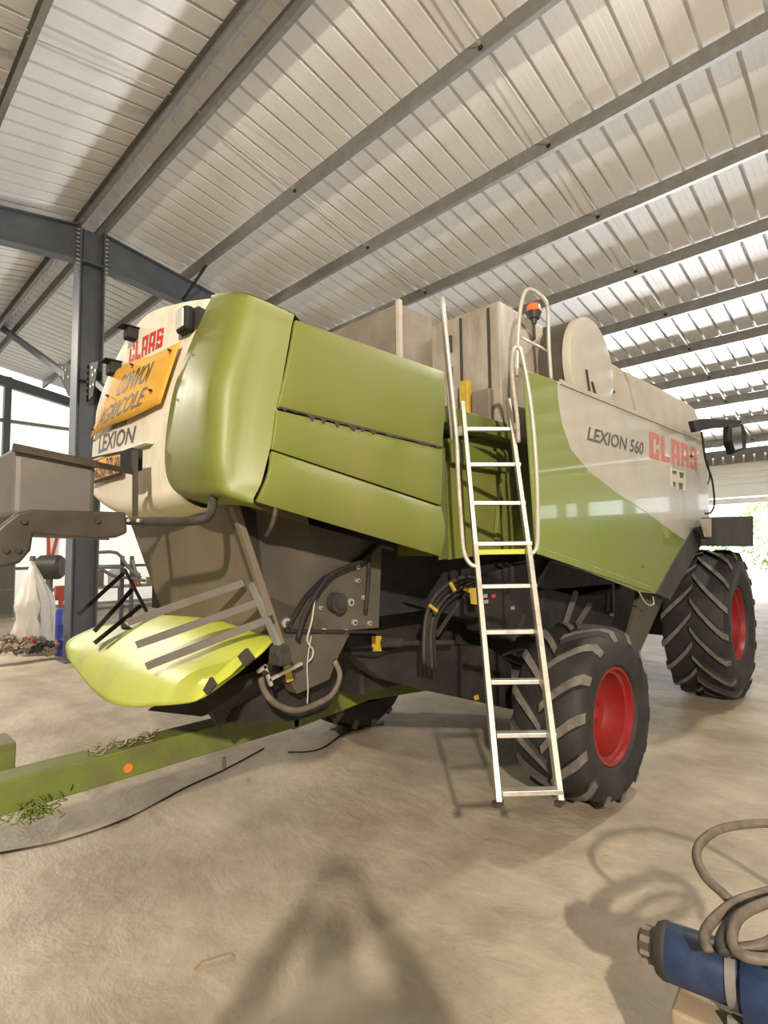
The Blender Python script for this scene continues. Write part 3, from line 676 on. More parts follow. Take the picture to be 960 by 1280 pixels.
# dark body core, axles, chassis beams
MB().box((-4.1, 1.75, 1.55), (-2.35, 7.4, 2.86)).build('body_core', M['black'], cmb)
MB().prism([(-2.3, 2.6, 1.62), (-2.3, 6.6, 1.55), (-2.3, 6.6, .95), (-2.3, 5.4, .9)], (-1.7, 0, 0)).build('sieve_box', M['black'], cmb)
XF = -2.42
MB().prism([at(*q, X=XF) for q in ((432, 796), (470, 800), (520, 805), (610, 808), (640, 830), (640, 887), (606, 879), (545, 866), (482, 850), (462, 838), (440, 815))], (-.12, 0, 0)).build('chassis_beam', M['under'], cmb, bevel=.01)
MB().prism([at(*q, X=XF + .05) for q in ((430, 792), (500, 795), (495, 812), (470, 822), (440, 818))], (-.1, 0, 0)).build('chassis_bracket', M['black'], cmb, bevel=.01)
MB().prism([at(*q, X=XF + .06) for q in ((464, 795), (476, 795), (476, 814), (465, 814))], (.006, 0, 0)).build('yellow_label', M['label'], cmb)
MB().cyl(at(484, 804, X=XF + .12), at(566, 803, X=XF + .12), .018, n=14).cyl(at(480, 803, X=XF + .12), at(500, 803, X=XF + .12), .03, n=14).build('hydraulic_ram', M['dark'], cmb, smooth=30)
MB().prism([at(*q, X=XF + .02) for q in ((592, 870), (597, 868), (598, 874), (593, 875))], (.006, 0, 0)).build('yellow_label', M['label'], cmb)
RZ = .67; RY = 4.28
MB().box((-3.9, 2.5, 1.0), (-2.62, 7.2, 1.6)).build('dark_filler', M['under'], cmb, bevel=.02)  # invented dark box, fills the bright gap under the chassis
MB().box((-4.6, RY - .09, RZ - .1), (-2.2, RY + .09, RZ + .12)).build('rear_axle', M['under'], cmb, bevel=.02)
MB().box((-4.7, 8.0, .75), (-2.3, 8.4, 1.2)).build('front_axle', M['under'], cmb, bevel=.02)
for i, o_ in enumerate((0, .035, .07, .11)):
    XQ = -2.15 - i * .03
    MB().tube([at(*q, X=XQ) for q in ((600 , 722), (576 + i * 2, 722 + i * 5), (550 + i * 4, 738 + i * 4), (535 + i * 4, 762 + i * 3), (530 + i * 4, 795), (530 + i * 5, 830 + i * 3))], .013, 8).build('hydraulic_hose', M['black'] if i % 2 else M['dark'], cmb, smooth=True)
for a, b in (((537, 757), (546, 764)), ((563, 729), (568, 738)), ((581, 736), (588, 740))):
    MB().bar(at(*a, X=-2.12), at(*b, X=-2.12), .016, .02).build('hose_ferrule', M['label'], cmb)
MB().prism([at(*q, X=-2.2) for q in ((598, 720), (670, 700), (668, 790), (640, 800), (612, 790))], (-.2, 0, 0)).build('hydraulic_block', M['under'], cmb, bevel=.01)
MB().prism([at(*q, X=-2.16) for q in ((588, 735), (597, 735), (598, 756), (590, 755))], (-.01, 0, 0)).build('yellow_label', M['label'], cmb)
for (px, py, m_) in ((606, 745, 'wire'), (607, 752, 'wire'), (616, 745, 'redp'), (640, 760, 'bolt')):
    c = at(px, py, X=-2.18); MB().box(c - Vector((.0, .02, .012)), c + Vector((.01, .02, .012))).build('valve_cap', M[m_], cmb)
MB().bar(at(545, 795, X=-2.3), at(585, 735, X=-2.3), .02, .02).build('push_rod', M['dark'], cmb)
MB().bar(at(640, 800, X=-2.2), at(655, 770, X=-2.2), .03, .03).build('push_rod', M['dark'], cmb)
for a, b in (((722, 780), (738, 755)), ((765, 770), (765, 730)), ((700, 800), (720, 740))):
    MB().bar(at(*a, X=-2.25), at(*b, X=-2.25), .035, .035).build('push_rod', M['greybox'], cmb)
MB().prism([at(*q, X=-2.3) for q in ((690, 700), (740, 715), (780, 730), (770, 745), (720, 748), (670, 735))], (-.15, 0, 0)).build('fuel_tank', M['under'], cmb, bevel=.02)

# grey deflector box on the left with its arm, carried by the bent tube
XD = -2.36
tl, tr, br_, bl = at(19, 556, X=XD), at(121, 582, X=XD), at(118, 645, X=XD), at(16, 645, X=XD)
gb = MB().prism([tl, tr, br_, bl], (-1.3, 0, 0)).build('straw_deflector', M['greybox'], cmb, bevel=.02)
MB().bar(at(16, 559, X=XD + .02), at(122, 581, X=XD + .02), .02, .028).build('edge_strip', M['bracket'], gb)
ar = MB().prism([at(*q, X=XD + .05) for q in ((158, 640), (160, 666), (146, 672), (120, 674), (42, 668), (39, 688), (25, 704), (0, 710), (-20, 700), (-14, 672), (4, 655), (22, 641), (40, 637))], (-.035, 0, 0)).build('deflector_arm', M['bracket'], cmb, bevel=.01)
mb = MB()
for (px, py) in ((29, 652), (121, 651), (7, 688), (22, 688)):
    c = at(px, py, X=XD + .05); mb.cyl(c, c + Vector((.012, 0, 0)), .010, n=12)
mb.build('arm_bolt', M['dark'], ar)
MB().bar(at(40, 668, X=XD + .03), at(135, 672, X=XD + .03), .03, .02).build('arm_rod', M['bracket'], ar)
lb = on_rear(168, 575); lb = at(168, 576, Y=.97)
tb = MB().bar(at(122, 581, X=XD + .03), at(166, 590, Y=.93), .014, .022).bar(at(169, 563, Y=.93), at(169, 652, Y=.93), .018, .018, up=(0, 1, 0)).build('lamp_bracket', M['bracket'], cmb)
rl = MB().box((lb.x - .07, .93, lb.z - .05), (lb.x + .05, .99, lb.z + .05)).build('rear_lamp', M['black'], cmb, bevel=.01)
MB().tube([at(267, 612, Y=1.10), at(266, 628, Y=1.08), at(262, 642, Y=1.05), at(248, 650, Y=1.0), at(210, 652, Y=.96), at(160, 651, Y=.90)], .018, 12).build('support_tube', M['dark'], cmb, smooth=True)
MB().cyl(at(267, 612, Y=1.10), at(267, 620, Y=1.10), .023, n=14).build('tube_collar', M['cover'], cmb)
mb = MB()
for px in (164, 176): 
    c = at(px, 651, Y=.9); mb.cyl(c + Vector((.02, -.02, 0)), c + Vector((.0, .0, 0)), .007, n=10)
mb.build('arm_bolt', M['bolt'], cmb)

# towing beam (green drawbar) running back from under the machine
XT = -2.95
b0 = (-.8)
MB().box((XT - .16, -.9, .80), (XT, 2.25, .95)).build('drawbar', M['old_green'], cmb, bevel=.008)
MB().prism([(XT, 2.2, .79), (XT, 2.2, .96), (XT, 3.1, 1.02), (XT, 4.2, .9), (XT, 4.2, .72), (XT, 2.9, .84)], (-.16, 0, 0)).build('drawbar_bracket', M['old_green'], cmb, bevel=.008)
MB().box((XT - .5, .64, .86), (XT - .28, .72, 1.03)).build('drawbar_stop', M['old_green'], cmb, bevel=.006)
c = at(160, 960, X=XT); MB().cyl(c, c + Vector((.006, 0, 0)), .022, n=14).build('reflector', M['amber'], cmb)
mb = MB()
for i in range(160):
    u = random.gauss(0, 1); c = at(45, 1012, X=XT + .02) + Vector((random.uniform(-.02, .03), random.gauss(0, .05), random.gauss(0, .02)))
    d = Vector((random.uniform(-.5, .5), random.uniform(-1, 1), random.uniform(-1, 1))).normalized() * .03
    mb.bar(c, c + d, .006, .003)
tag(mb.build('straw_clump', M['old_green'], cmb), kind='stuff')
mb = MB()
for i in range(50):
    c = Vector((XT - .05, random.uniform(.98, 1.35), .955)) + Vector((random.uniform(-.08, .06), 0, abs(random.gauss(0, .01))))
    d = Vector((random.uniform(-1, 1), random.uniform(-1, 1), random.uniform(-.1, .5))).normalized() * .04
    mb.bar(c, c + d, .008, .003)
tag(mb.build('straw_clump', M['khaki'], cmb), kind='stuff')
c = at(280, 960, X=XT + .005)
MB().cyl(c + Vector((0, 0, .06)), c, .012, n=8).build('dangling_pin', M['chassis'], cmb)

# handrails, ladder, beacon
def tubes(pxs, T_, r_, name, m_='rail', parent=cmb, smooth=4):
    return MB().tube([at(px, py, t=T_ if not callable(T_) else T_(i)) for i, (px, py) in enumerate(pxs)], r_, 10, smooth).build(name, M[m_], parent, smooth=True)
dtop, dbot = 3.83, 2.64
def dep(py):                                    # depth of the ladder along the view axis at a row of the photo
    return 2.58 + (3.52 - 2.58) * min(1, max(0, (990 - py) / (990 - 537))) ** .8
lad = [(583, 537, 639, 537), (592, 581, 646, 581), (594, 629, 652, 629), (597, 680, 660, 679), (601, 733, 666, 732), (607, 790, 673, 789), (613, 852, 681, 851), (620, 918, 690, 917), (627, 990, 698, 988)]
Lr = MB(); 
def lp(px, py): return at(px, py, t=dep(py))
ladder = MB().bar(lp(578, 503), lp(594, 682), .026, .05, up=fwd).bar(lp(594, 682), lp(623, 1003), .028, .055, up=fwd).build('ladder_rail', M['rail'], cmb, bevel=.003)
MB().bar(lp(635, 500), lp(660, 682), .026, .05, up=fwd).bar(lp(660, 682), lp(700, 1001), .028, .055, up=fwd).build('ladder_rail', M['rail'], cmb, bevel=.003)
for (a, b, c_, d_) in lad:
    MB().bar(lp(a - 6 if b < 690 else a, b), lp(c_ + 4, d_), .05, .022, up=(0, 0, 1)).build('rung', M['alu'], cmb, bevel=.002)
for q in ((622, 1004), (700, 1003)):
    c = lp(*q); MB().bar(c + Vector((0, 0, .012)), c - Vector((0, 0, .012)), .032, .058).build('rubber_foot', M['ink'], cmb)
MB().bar(lp(597, 691) + fwd * .05, lp(658, 690) + fwd * .05, .03, .03).build('hinge_bar', M['lime'], cmb)
tubes([(553, 372), (560, 440), (570, 540), (573, 600), (577, 660), (580, 690), (588, 705), (598, 708)], lambda i: 3.25 - i * .01, .013, 'handrail')
tubes([(553, 372), (557, 440), (565, 550)], lambda i: 3.30, .012, 'handrail', smooth=1)
tubes([(665, 692), (671, 683), (672, 650), (670, 580), (664, 510), (654, 450), (648, 434), (641, 440), (640, 470), (646, 520), (648, 553)], lambda i: 3.25 + (i > 7) * .05 * (i - 7), .013, 'handrail')
tubes([(646, 470), (649, 400), (655, 368), (664, 362), (680, 374), (685, 390), (686, 430), (689, 478)], lambda i: 3.7 + i * .03, .014, 'guard_hoop')
tubes([(651, 421), (687, 441)], lambda i: 3.8 + .1 * i, .010, 'guard_hoop_bar', smooth=0)
MB().box(lp(577, 541) - Vector((.02, .02, .02)), lp(577, 533) + Vector((.02, .02, .0))).box(lp(640, 538) - Vector((.02, .02, .0)), lp(644, 532) + Vector((.02, .02, .01))).build('ladder_clamp', M['rail'], cmb)
c = at(667, 392, X=-2.03)
bc = MB().cyl(c + Vector((0, 0, -.085)), c + Vector((0, 0, -.045)), .02, .03).cyl(c + Vector((0, 0, -.045)), c + Vector((0, 0, .0)), .045, .06, n=24).cyl(c + Vector((0, 0, 0)), c + Vector((0, 0, .012)), .062, .062, n=24).cyl(c + Vector((0, 0, -.2)), c + Vector((0, 0, -.08)), .012, n=10).build('beacon_base', M['ink'], cmb, smooth=30)
MB().lathe([(0.012, .056), (.06, .054), (.075, .04), (.08, .0001)], c, axis=(0, 0, 1), n=24).build('beacon_lens', M['amber'], bc, smooth=True)
MB().bar(c + Vector((0, 0, -.2)), c + Vector((-.1, .05, -.22)), .02, .02).build('beacon_bracket', M['ink'], bc)

# wheels
def wheel(cx_, cy_, Rr, W, rim_r, nl, sweep, lugw, outer_s, name, steer=0, lh=.035, inset=.10):
    """tyre with chevron lugs and a dished rim; outer_s = +1: the outer face looks to +X"""
    t = bpy.data.objects.new(name, None)
    o = Vector((cx_, cy_, Rr)); Rt = Rr - lh; h = W / 2
    prof = [(-h * .72, rim_r), (-h * .90, rim_r + .03), (-h * 1.0, rim_r + (Rt - rim_r) * .45), (-h * .99, rim_r + (Rt - rim_r) * .72), (-h * .90, Rt - .035), (-h * .74, Rt - .006), (-h * .3, Rt), (h * .3, Rt), (h * .74, Rt - .006), (h * .90, Rt - .035), (h * .99, rim_r + (Rt - rim_r) * .72), (h * 1.0, rim_r + (Rt - rim_r) * .45), (h * .90, rim_r + .03), (h * .72, rim_r)]
    mb = MB().lathe(prof, (0, 0, 0), n=72)
    def pt(x, r, th): return Vector((x, r * math.cos(th), r * math.sin(th)))
    for s_ in (-1, 1):
        for i in range(nl):
            th0 = 2 * math.pi * (i + (.5 if s_ > 0 else 0)) / nl
            us = [(-.03, Rt), (.2, Rt), (.45, Rt - .001), (.72, Rt - .006), (.90, Rt - .03), (1.0, Rt - .09)]
            ring = []
            for u, rr in us:
                th = th0 + sweep * (u ** .85 if u > 0 else u)
                x = s_ * h * u; x = max(-h * 1.0, min(h * 1.0, x))
                hw = lugw / Rr / 2 * (1 + .25 * max(0, u)); e = lh if u < .95 else lh * .5
                ring.append([pt(x, rr - .01, th - hw * 1.25), pt(x, rr + e, th - hw * .85), pt(x, rr + e, th + hw * .85), pt(x, rr - .01, th + hw * 1.25)])
            for a in range(len(ring) - 1):
                A, B = ring[a], ring[a + 1]
                mb.add(A + B, [(0, 1, 5, 4), (2, 3, 7, 6)], 0); mb.add([A[1], A[2], B[2], B[1]], [(0, 1, 2, 3)], 1)
            mb.add(ring[0], [(0, 1, 2, 3)], 0); mb.add(ring[-1], [(0, 1, 2, 3)], 0)
    rot = Matrix.Translation(o) @ Matrix.Rotation(steer, 4, 'Z')
    mb.v = [rot @ v for v in mb.v]
    ty = mb.build('tyre', [M['rubber'], M['lug']], None, smooth=35)
    f = outer_s * h
    rp = [(f * .72 , rim_r + .015), (f * .84, rim_r + .01), (f * .84, rim_r - .012), (f * .70, rim_r - .02), (f * .66, rim_r - .045), (f * .30, rim_r - .05), (f * .10, rim_r - .07), (f * .02, rim_r * .62), (f * .02, rim_r * .45), (f * .14, rim_r * .40), (f * .14, rim_r * .2), (f * .22, rim_r * .18), (f * .22, .0001)]
    rb = MB().lathe(rp, (0, 0, 0), n=56); rb.v = [rot @ v for v in rb.v]
    rm_ = rb.build('rim', M['red'], None, smooth=35)
    nb = MB()
    for i in range(10):
        a = 2 * math.pi * i / 10; q = Vector((f * .02, math.cos(a) * rim_r * .53, math.sin(a) * rim_r * .53)); nb.cyl(q, q + Vector((outer_s * .02, 0, 0)), .013, n=6)
    nb.v = [rot @ v for v in nb.v]
    for o_ in (ty, rm_):
        o_.parent = cmb; o_.matrix_parent_inverse = Matrix.Translation(-CL)
    nb.build('wheel_nut', M['dark'], rm_)
    return ty
wheel(-1.92, RY, .67, .58, .355, 14, -.42, .078, 1, 'rear', steer=R(-3), lh=.034)
wheel(-4.60, RY, .67, .58, .355, 14, -.42, .078, -1, 'rear', lh=.034)
wheel(-1.92, 8.25, .955, .74, .455, 17, .46, .072, 1, 'front', lh=.05)
wheel(-4.75, 8.25, .955, .74, .455, 17, .46, .072, -1, 'front', lh=.05)

# cable on the floor
tag(MB().tube([at(*q, Z=.006) for q in ((0, 1066), (80, 1050), (160, 1022), (230, 985), (280, 962), (330, 935))], .006, 6, 6).build('floor_cable', M['chassis'], smooth=True), 'thin dark cable lying across the floor below the green drawbar', 'cable')
tag(MB().tube([at(*q, Z=.006) for q in ((360, 940), (400, 936), (440, 910), (480, 905))], .006, 6, 6).build('floor_cable', M['chassis'], smooth=True), 'short dark cable on the floor just behind the drawbar bracket', 'cable')
st = MB().bar(at(243, 1212, Z=.01), at(252, 1203, Z=.012), .012, .006).bar(at(252, 1203, Z=.012), at(288, 1193, Z=.015), .014, .006).bar(at(288, 1193, Z=.015), at(292, 1198, Z=.01), .012, .006)
tag(st.build('straw_stalk', M['khaki']), 'bent pale straw stalk lying alone on the foreground floor', 'straw')

# ---------------------------------------------------------------- foreground: blue motor with hose coil on a stand
ZM = .52
a, b = at(828, 1186, Z=ZM), at(985, 1243, Z=ZM + .02)
ax = (b - a).normalized()
mo = thing('electric_pump', (a.x, a.y, 0), 'blue cylindrical pump motor on a metal stand in the lower right corner', 'pump')
MB().lathe([(0, .0001), (0, .075), (.012, .088), (.03, .090), (.24, .090), (.25, .086), (.5, .086)], a, axis=ax, n=36, caps=False).build('motor_body', M['motor'], mo, smooth=35)
MB().lathe([(-.012, .0001), (-.012, .08), (.008, .090), (.022, .0905), (.03, .086)], a, axis=ax, n=36).build('end_ring', M['dark'], mo, smooth=35)
MB().lathe([(-.075, .0001), (-.075, .04), (-.06, .05), (-.03, .052), (-.028, .06), (-.01, .062)], a, axis=ax, n=14).build('shaft_coupling', M['chassis'], mo, smooth=35)
mb = MB()
for i in range(8):
    t = i * math.pi / 4; u = ax.cross(Vector((0, 0, 1))).normalized(); v = ax.cross(u)
    c = a - ax * .06 + (u * math.cos(t) + v * math.sin(t)) * .05
    mb.bar(c - ax * .002, c + ax * .03, .014, .014)
mb.build('coupling_lug', M['brown'], mo)
u = Vector((-ax.y, ax.x, 0))
MB().lathe([(.25, .0001), (.25, .12), (.27, .125), (.6, .125)], a + Vector((0, 0, -.02)), axis=ax, n=36).build('pump_housing', M['motor'], mo, smooth=35)
q = a + ax * .22
mb = MB()
for i in range(13):
    t = -.2 + i * 3.6 / 12; r_ = .098
    mb.v and None
mb.lathe([(.205, .091), (.205, .097), (.235, .097), (.235, .091)], a, axis=ax, n=36); mb.build('clamp_strap', M['galv'], mo, smooth=35)
MB().bar(a + ax * .22 + Vector((0, 0, -.09)) - u * .07, a + ax * .22 + Vector((0, 0, -.5)) - u * .08, .035, .012).build('strap_leg', M['galv'], mo)
MB().box((-.09, -.10, 0), (.5, .16, .40)).build('stand', M['khaki'], None, bevel=.01)
sto = bpy.data.objects['stand']; sto.parent = mo
sto.matrix_parent_inverse = Matrix.Identity(4)
sto.location = (ax * .13); sto.rotation_euler = (0, 0, math.atan2(ax.y, ax.x))
sto.location.z = .0
def hz(pts, r_=.017, n_=6): return MB().tube([at(px, py, Z=z) for px, py, z in pts], r_, 12, n_)
hs = thing('hose_coil', at(930, 1160, Z=.66), 'dusty grey rubber hose coiled loosely on top of the blue pump', 'hose')
hz([(1120, 1290, .05), (1150, 1180, .35), (1080, 1070, .7), (1010, 1036, .78), (960, 1029, .78), (905, 1035, .77), (877, 1052, .76), (871, 1072, .75), (882, 1096, .73), (902, 1115, .71), (918, 1128, .69), (950, 1132, .68)]).build('hose_end', M['hose'], hs, smooth=True)
hz([(960, 1205, .66), (1040, 1190, .68), (1070, 1140, .71), (1000, 1105, .72), (960, 1115, .71), (920, 1128, .70), (890, 1152, .69), (880, 1172, .67), (886, 1190, .65)]).build('coil_loop', M['hose'], hs, smooth=True)
hz([(1000, 1120, .74), (960, 1128, .73), (925, 1145, .72), (915, 1170, .70), (920, 1188, .68), (945, 1198, .68), (1000, 1196, .68), (1060, 1170, .70), (1060, 1130, .73), (1004, 1119, .74)]).build('coil_loop', M['hose'], hs, smooth=True)
hz([(905, 1192, .67), (900, 1175, .68), (915, 1150, .69), (940, 1135, .70)], .016).build('coil_loop', M['dark'], hs, smooth=True)
hz([(1080, 1190, .66), (1070, 1150, .69), (1000, 1150, .70), (960, 1178, .68), (930, 1185, .66), (905, 1190, .64)], .016).build('coil_loop', M['hose'], hs, smooth=True)

# ---------------------------------------------------------------- background on the left
XG = -12.6
# white bulk bag, tied at the top
top = at(41, 700, X=XG); botc = at(52, 815, X=XG)
rows = []
NB = 40
for j in range(15):
    v = j / 14; py = 700 + 112 * v
    l = [41, 37, 33, 30, 27, 24, 21, 20, 20, 20, 19, 18, 20, 26, 36][j]; r_ = [42, 45, 49, 53, 58, 63, 67, 69, 69, 70, 71, 72, 72, 72, 71][j]
    A, B = at(l, py, X=XG), at(r_, py, X=XG); c = (A + B) / 2; hw = (B - A).length / 2
    rows.append([c + Vector((math.cos(2 * math.pi * i / NB) * hw * .8, math.sin(2 * math.pi * i / NB) * hw, 0)) * (1 + .10 * (1 - abs(v - .3)) * math.sin(i * 2.1 + v * 3) + .12 * (v > .45) * (noise.noise(Vector((i * .35, v * 5, 2)))) ) if False else
        c + Vector((math.cos(2 * math.pi * i / NB) * hw * .8 * (1 + .10 * math.sin(i * 2.1 + v * 2)), math.sin(2 * math.pi * i / NB) * hw * (1 + .10 * math.sin(i * 1.7 + v * 4)) + .16 * v * noise.noise(Vector((i * .3, v * 7, 4))), .05 * noise.noise(Vector((i * .4, v * 6, 1))))) for i in range(NB + 1)])
bag = thing('bulk_bag', (XG, botc.y, 0), 'white woven bulk bag tied to a point at the top, beside the column', 'bag')
MB().grid(rows).build('bag_body', M['bag'], bag, smooth=True)
MB().cyl(top + Vector((0, 0, -.02)), top + Vector((0, 0, .08)), .06, .05, n=12).build('tied_neck', M['greybox'], bag)
# blue drum and the red post behind it
bl0, bl1 = at(71, 818, Z=0), at(89, 818, Z=0)
cxd = at(79, 819, Z=0)
dr = thing('plastic_drum', (cxd.x, cxd.y, 0), 'tall blue plastic drum standing against the foot of the column', 'drum')
MB().lathe([(0, .0001), (0, .13), (.02, .15), (.3, .15), (.31, .155), (.33, .15), (.6, .15), (.61, .155), (.63, .15), (.86, .15), (.9, .13), (.9, .0001)], (cxd.x, cxd.y, 0), axis=(0, 0, 1), n=28).build('drum_body', M['blue'], dr, smooth=30)
MB().cyl((cxd.x, cxd.y + .03, .9), (cxd.x, cxd.y + .03, .93), .04, n=14).build('cap', M['ink'], dr)
tag(MB().cyl((XG - .4, 3.62, 0), (XG - .4, 3.62, 1.2), .05, n=12).box((XG - .45, 3.5, 1.0), (XG - .35, 3.72, 1.3)).build('red_post', M['redp']), 'red steel post rising behind the blue drum', 'post')
# rubbish heap: separate scraps
scr = [(4, 812, 'cloth', .35), (16, 806, 'khaki', .4), (27, 814, 'brown', .3), (38, 800, 'redp', .22), (44, 812, 'dark', .3), (57, 806, 'dark', .32), (64, 814, 'khaki', .2), (31, 798, 'cloth', .28), (10, 798, 'brown', .28), (50, 799, 'greybox', .2), (22, 800, 'wire', .2), (68, 806, 'cloth', .18)]
desc = ['torn brown cardboard at the left edge of the heap', 'long khaki strip leaning across the heap', 'crushed brown carton low in the heap', 'small red scrap on top of the heap', 'black crumpled plastic at the bottom of the heap', 'black tray under the white bulk bag', 'khaki scrap next to the blue drum', 'folded rag in the middle of the heap', 'brown sack at the upper left of the heap', 'grey scrap just below the white bag', 'pale paper scrap high on the heap', 'small rag wedged beside the blue drum']
for (px, py, m_, s_), d_ in zip(scr, desc):
    s_ *= .8; c = at(px, py, X=XG + .8); c.z = max(c.z - .05, .05); mb = MB(); n1 = 9
    rows = [[Vector((c.x + (i / n1 - .5) * s_, c.y + (j / n1 - .5) * s_, c.z + .07 * noise.noise(Vector((i * .5 + px, j * .5, 0))) + .05 * math.sin(i * 1.3 + j) * .6 + .04)) for j in range(n1 + 1)] for i in range(n1 + 1)]
    tag(mb.grid(rows).build('scrap', M[m_], solid=.03), d_, 'scrap', 'scraps in the heap by the bag')
# machine parts seen under the arm
def tq(pts, X, vec, name, m_, lab, cat, **kk): return tag(MB().prism([at(px, py, X=X) for px, py in pts], vec).build(name, M[m_], **kk), lab, cat)
sb = thing('striped_board', at(60, 690, X=-17.1), 'red and white striped board on a post behind the dark bracket arm', 'board')
MB().prism([at(px, py, X=-17) for px, py in ((58, 668), (76, 668), (73, 694), (59, 699))], (-.03, 0, 0)).build('board', M['bag'], sb)
q_ = at(60, 690, X=-17.1); MB().bar((q_.x, q_.y, 0), (q_.x, q_.y, 3.1), .07, .07).build('post', M['galv'], sb)
MB().prism([at(px, py, X=-16.99) for px, py in ((58, 668), (62, 668), (63, 697), (59, 699))], (.01, 0, 0)).prism([at(px, py, X=-16.99) for px, py in ((70, 668), (74, 668), (67, 696), (63, 697))], (.01, 0, 0)).build('stripe', M['redp'], sb)
c = at(64, 709, X=-16.3)
tk = thing('round_tank', c, 'small black and red round tank on a post below the striped board', 'tank')
MB().lathe([(-.3, .0001), (-.3, .26), (-.24, .32), (.2, .32), (.28, .26), (.28, .0001)], c, axis=(.6, .8, 0), n=24).build('tank_body', M['ink'], tk, smooth=30)
MB().bar((c.x, c.y, 0), (c.x, c.y, c.z - .25), .08, .08).build('stand_post', M['steel'], tk)
MB().lathe([(-.34, .0001), (-.34, .25), (-.30, .27), (-.28, .27)], c, axis=(.6, .8, 0), n=24).build('tank_end', M['redp'], tk, smooth=30)
# low bench and shelving against the far left wall
XJ = -21.3
be = thing('workbench', (XJ, 8.6, 0), 'long low workbench against the cream left wall', 'bench')
MB().box((XJ - .5, 5.2, .72), (XJ + .4, 12.5, .80)).build('bench_top', M['khaki'], be)
for y_ in (5.3, 7.7, 10.1, 12.3): MB().box((XJ + .3, y_, 0), (XJ + .38, y_ + .08, .72)).build('leg', M['redp'], be)
MB().box((XJ - .5, 5.2, .15), (XJ + .3, 12.4, .2)).build('shelf', M['khaki'], be)
items = [('can', 'redp', 'red fuel can on the workbench'), ('crate', 'brown', 'brown crate on the workbench'), ('bucket', 'bag', 'white bucket on the workbench'), ('gas_bottle', 'amber', 'orange gas bottle on the workbench'), ('box', 'khaki', 'khaki box on the workbench'), ('can', 'dark', 'dark oil can on the workbench'), ('drum', 'redp', 'red drum on the workbench'), ('crate', 'wire', 'pale crate at the right end of the workbench')]
for i, (nm, m_, lb_) in enumerate(items):
    y_ = 6.3 + i * .72; r_ = .17 + .05 * (i % 3); h_ = .35 + .16 * ((i * 7) % 4)
    if nm in ('crate', 'box'): mb = MB().box((XJ - r_, y_ - r_, .8), (XJ + r_, y_ + r_, .8 + h_ * .7)).box((XJ - r_ - .02, y_ - r_ - .02, .8 + h_ * .6), (XJ + r_ + .02, y_ + r_ + .02, .8 + h_ * .7 + .01))
    else: mb = MB().lathe([(0, .0001), (0, r_), (h_ * .8, r_), (h_ * .92, r_ * .5), (h_, r_ * .4), (h_, .0001)], (XJ, y_, .8), axis=(0, 0, 1), n=18)
    tag(mb.build(nm, M[m_]), lb_, nm.replace('_', ' '))
# pipe frame behind the column
pf = thing('pipe_frame', at(165, 765, Z=0), 'grey welded pipe frame standing behind the black guide bars', 'frame')
for pts in (((118, 691), (146, 691), (160, 709), (176, 722)), ((120, 706), (128, 712), (142, 720), (160, 722)), ((120, 709), (155, 709)), ((158, 722), (182, 726)), ((166, 700), (172, 725))):
    MB().tube([at(px, py, X=-16) for px, py in pts], .045, 8, 3).build('pipe', M['galv'], pf, smooth=True)
for px in (153, 165): MB().bar(at(px, 695, X=-16.2), (at(px, 695, X=-16.2).x, at(px, 695, X=-16.2).y, 0), .09, .09).build('post', M['steel'], pf)
c = at(122, 772, X=-12.3); 
tag(MB().lathe([(0, .0001), (0, .13), (.25, .13), (.33, .07), (.36, .05), (.36, .0001)], (c.x, c.y, 0), axis=(0, 0, 1), n=20).build('jug', M['glass'], smooth=30), 'small clear plastic jug on the floor right of the column', 'jug')
# grey cabinet at the left edge
t_ = thing('metal_cabinet', (-20.8, 4.3, 0), 'grey metal cabinet at the far left edge under the dark arm', 'cabinet')
MB().box((-21.4, 3.5, 0), (-20.8, 4.45, 1.75)).build('cabinet_body', M['galv'], t_, bevel=.01)
MB().box((-20.8, 3.55, .1), (-20.77, 4.4, .85)).box((-20.8, 3.55, .9), (-20.77, 4.4, 1.7)).build('door', M['greybox'], t_)

# ---------------------------------------------------------------- vegetation beyond the open side
def bush(x, y, r_, h_, n_, label):
    t = thing('bush', (x, y, 0), label, 'bush', 'bushes beyond the open side')
    mb = MB()
    for i in range(n_):
        u = random.uniform(-1, 1); ph = random.uniform(0, 2 * math.pi); q = random.uniform(.6, 1) ** .5
        p_ = Vector((x + r_ * q * math.sqrt(1 - u * u) * math.cos(ph), y + r_ * q * math.sqrt(1 - u * u) * math.sin(ph), h_ * .55 + h_ * .5 * q * u))
        s_ = random.uniform(.06, .15); a1 = Vector((random.gauss(0, 1), random.gauss(0, 1), random.gauss(0, 1))).normalized(); a2 = a1.cross(Vector((random.gauss(0, 1), 1, random.gauss(0, 1)))).normalized()
        mb.add([p_ - a1 * s_, p_ - a2 * s_ * .5, p_ + a1 * s_, p_ + a2 * s_ * .5], [(0, 1, 2, 3)])
    tag(mb.build('foliage', M['leaf'], t), kind='stuff')
    MB().tube([(x, y, 0), (x + .1, y, h_ * .3), (x, y + .1, h_ * .7)], .06, 8).build('trunk', M['brown'], t)
bush(-5.6, 41, 2.2, 5.0, 1300, 'sunlit leafy bush outside, seen just right of the cab mirror')
bush(-1.8, 43, 2.2, 4.6, 1300, 'sunlit leafy bush outside, at the right edge of the picture')
bush(-10.5, 42, 2.2, 3.4, 900, 'sunlit leafy bush outside, mostly hidden by the combine')

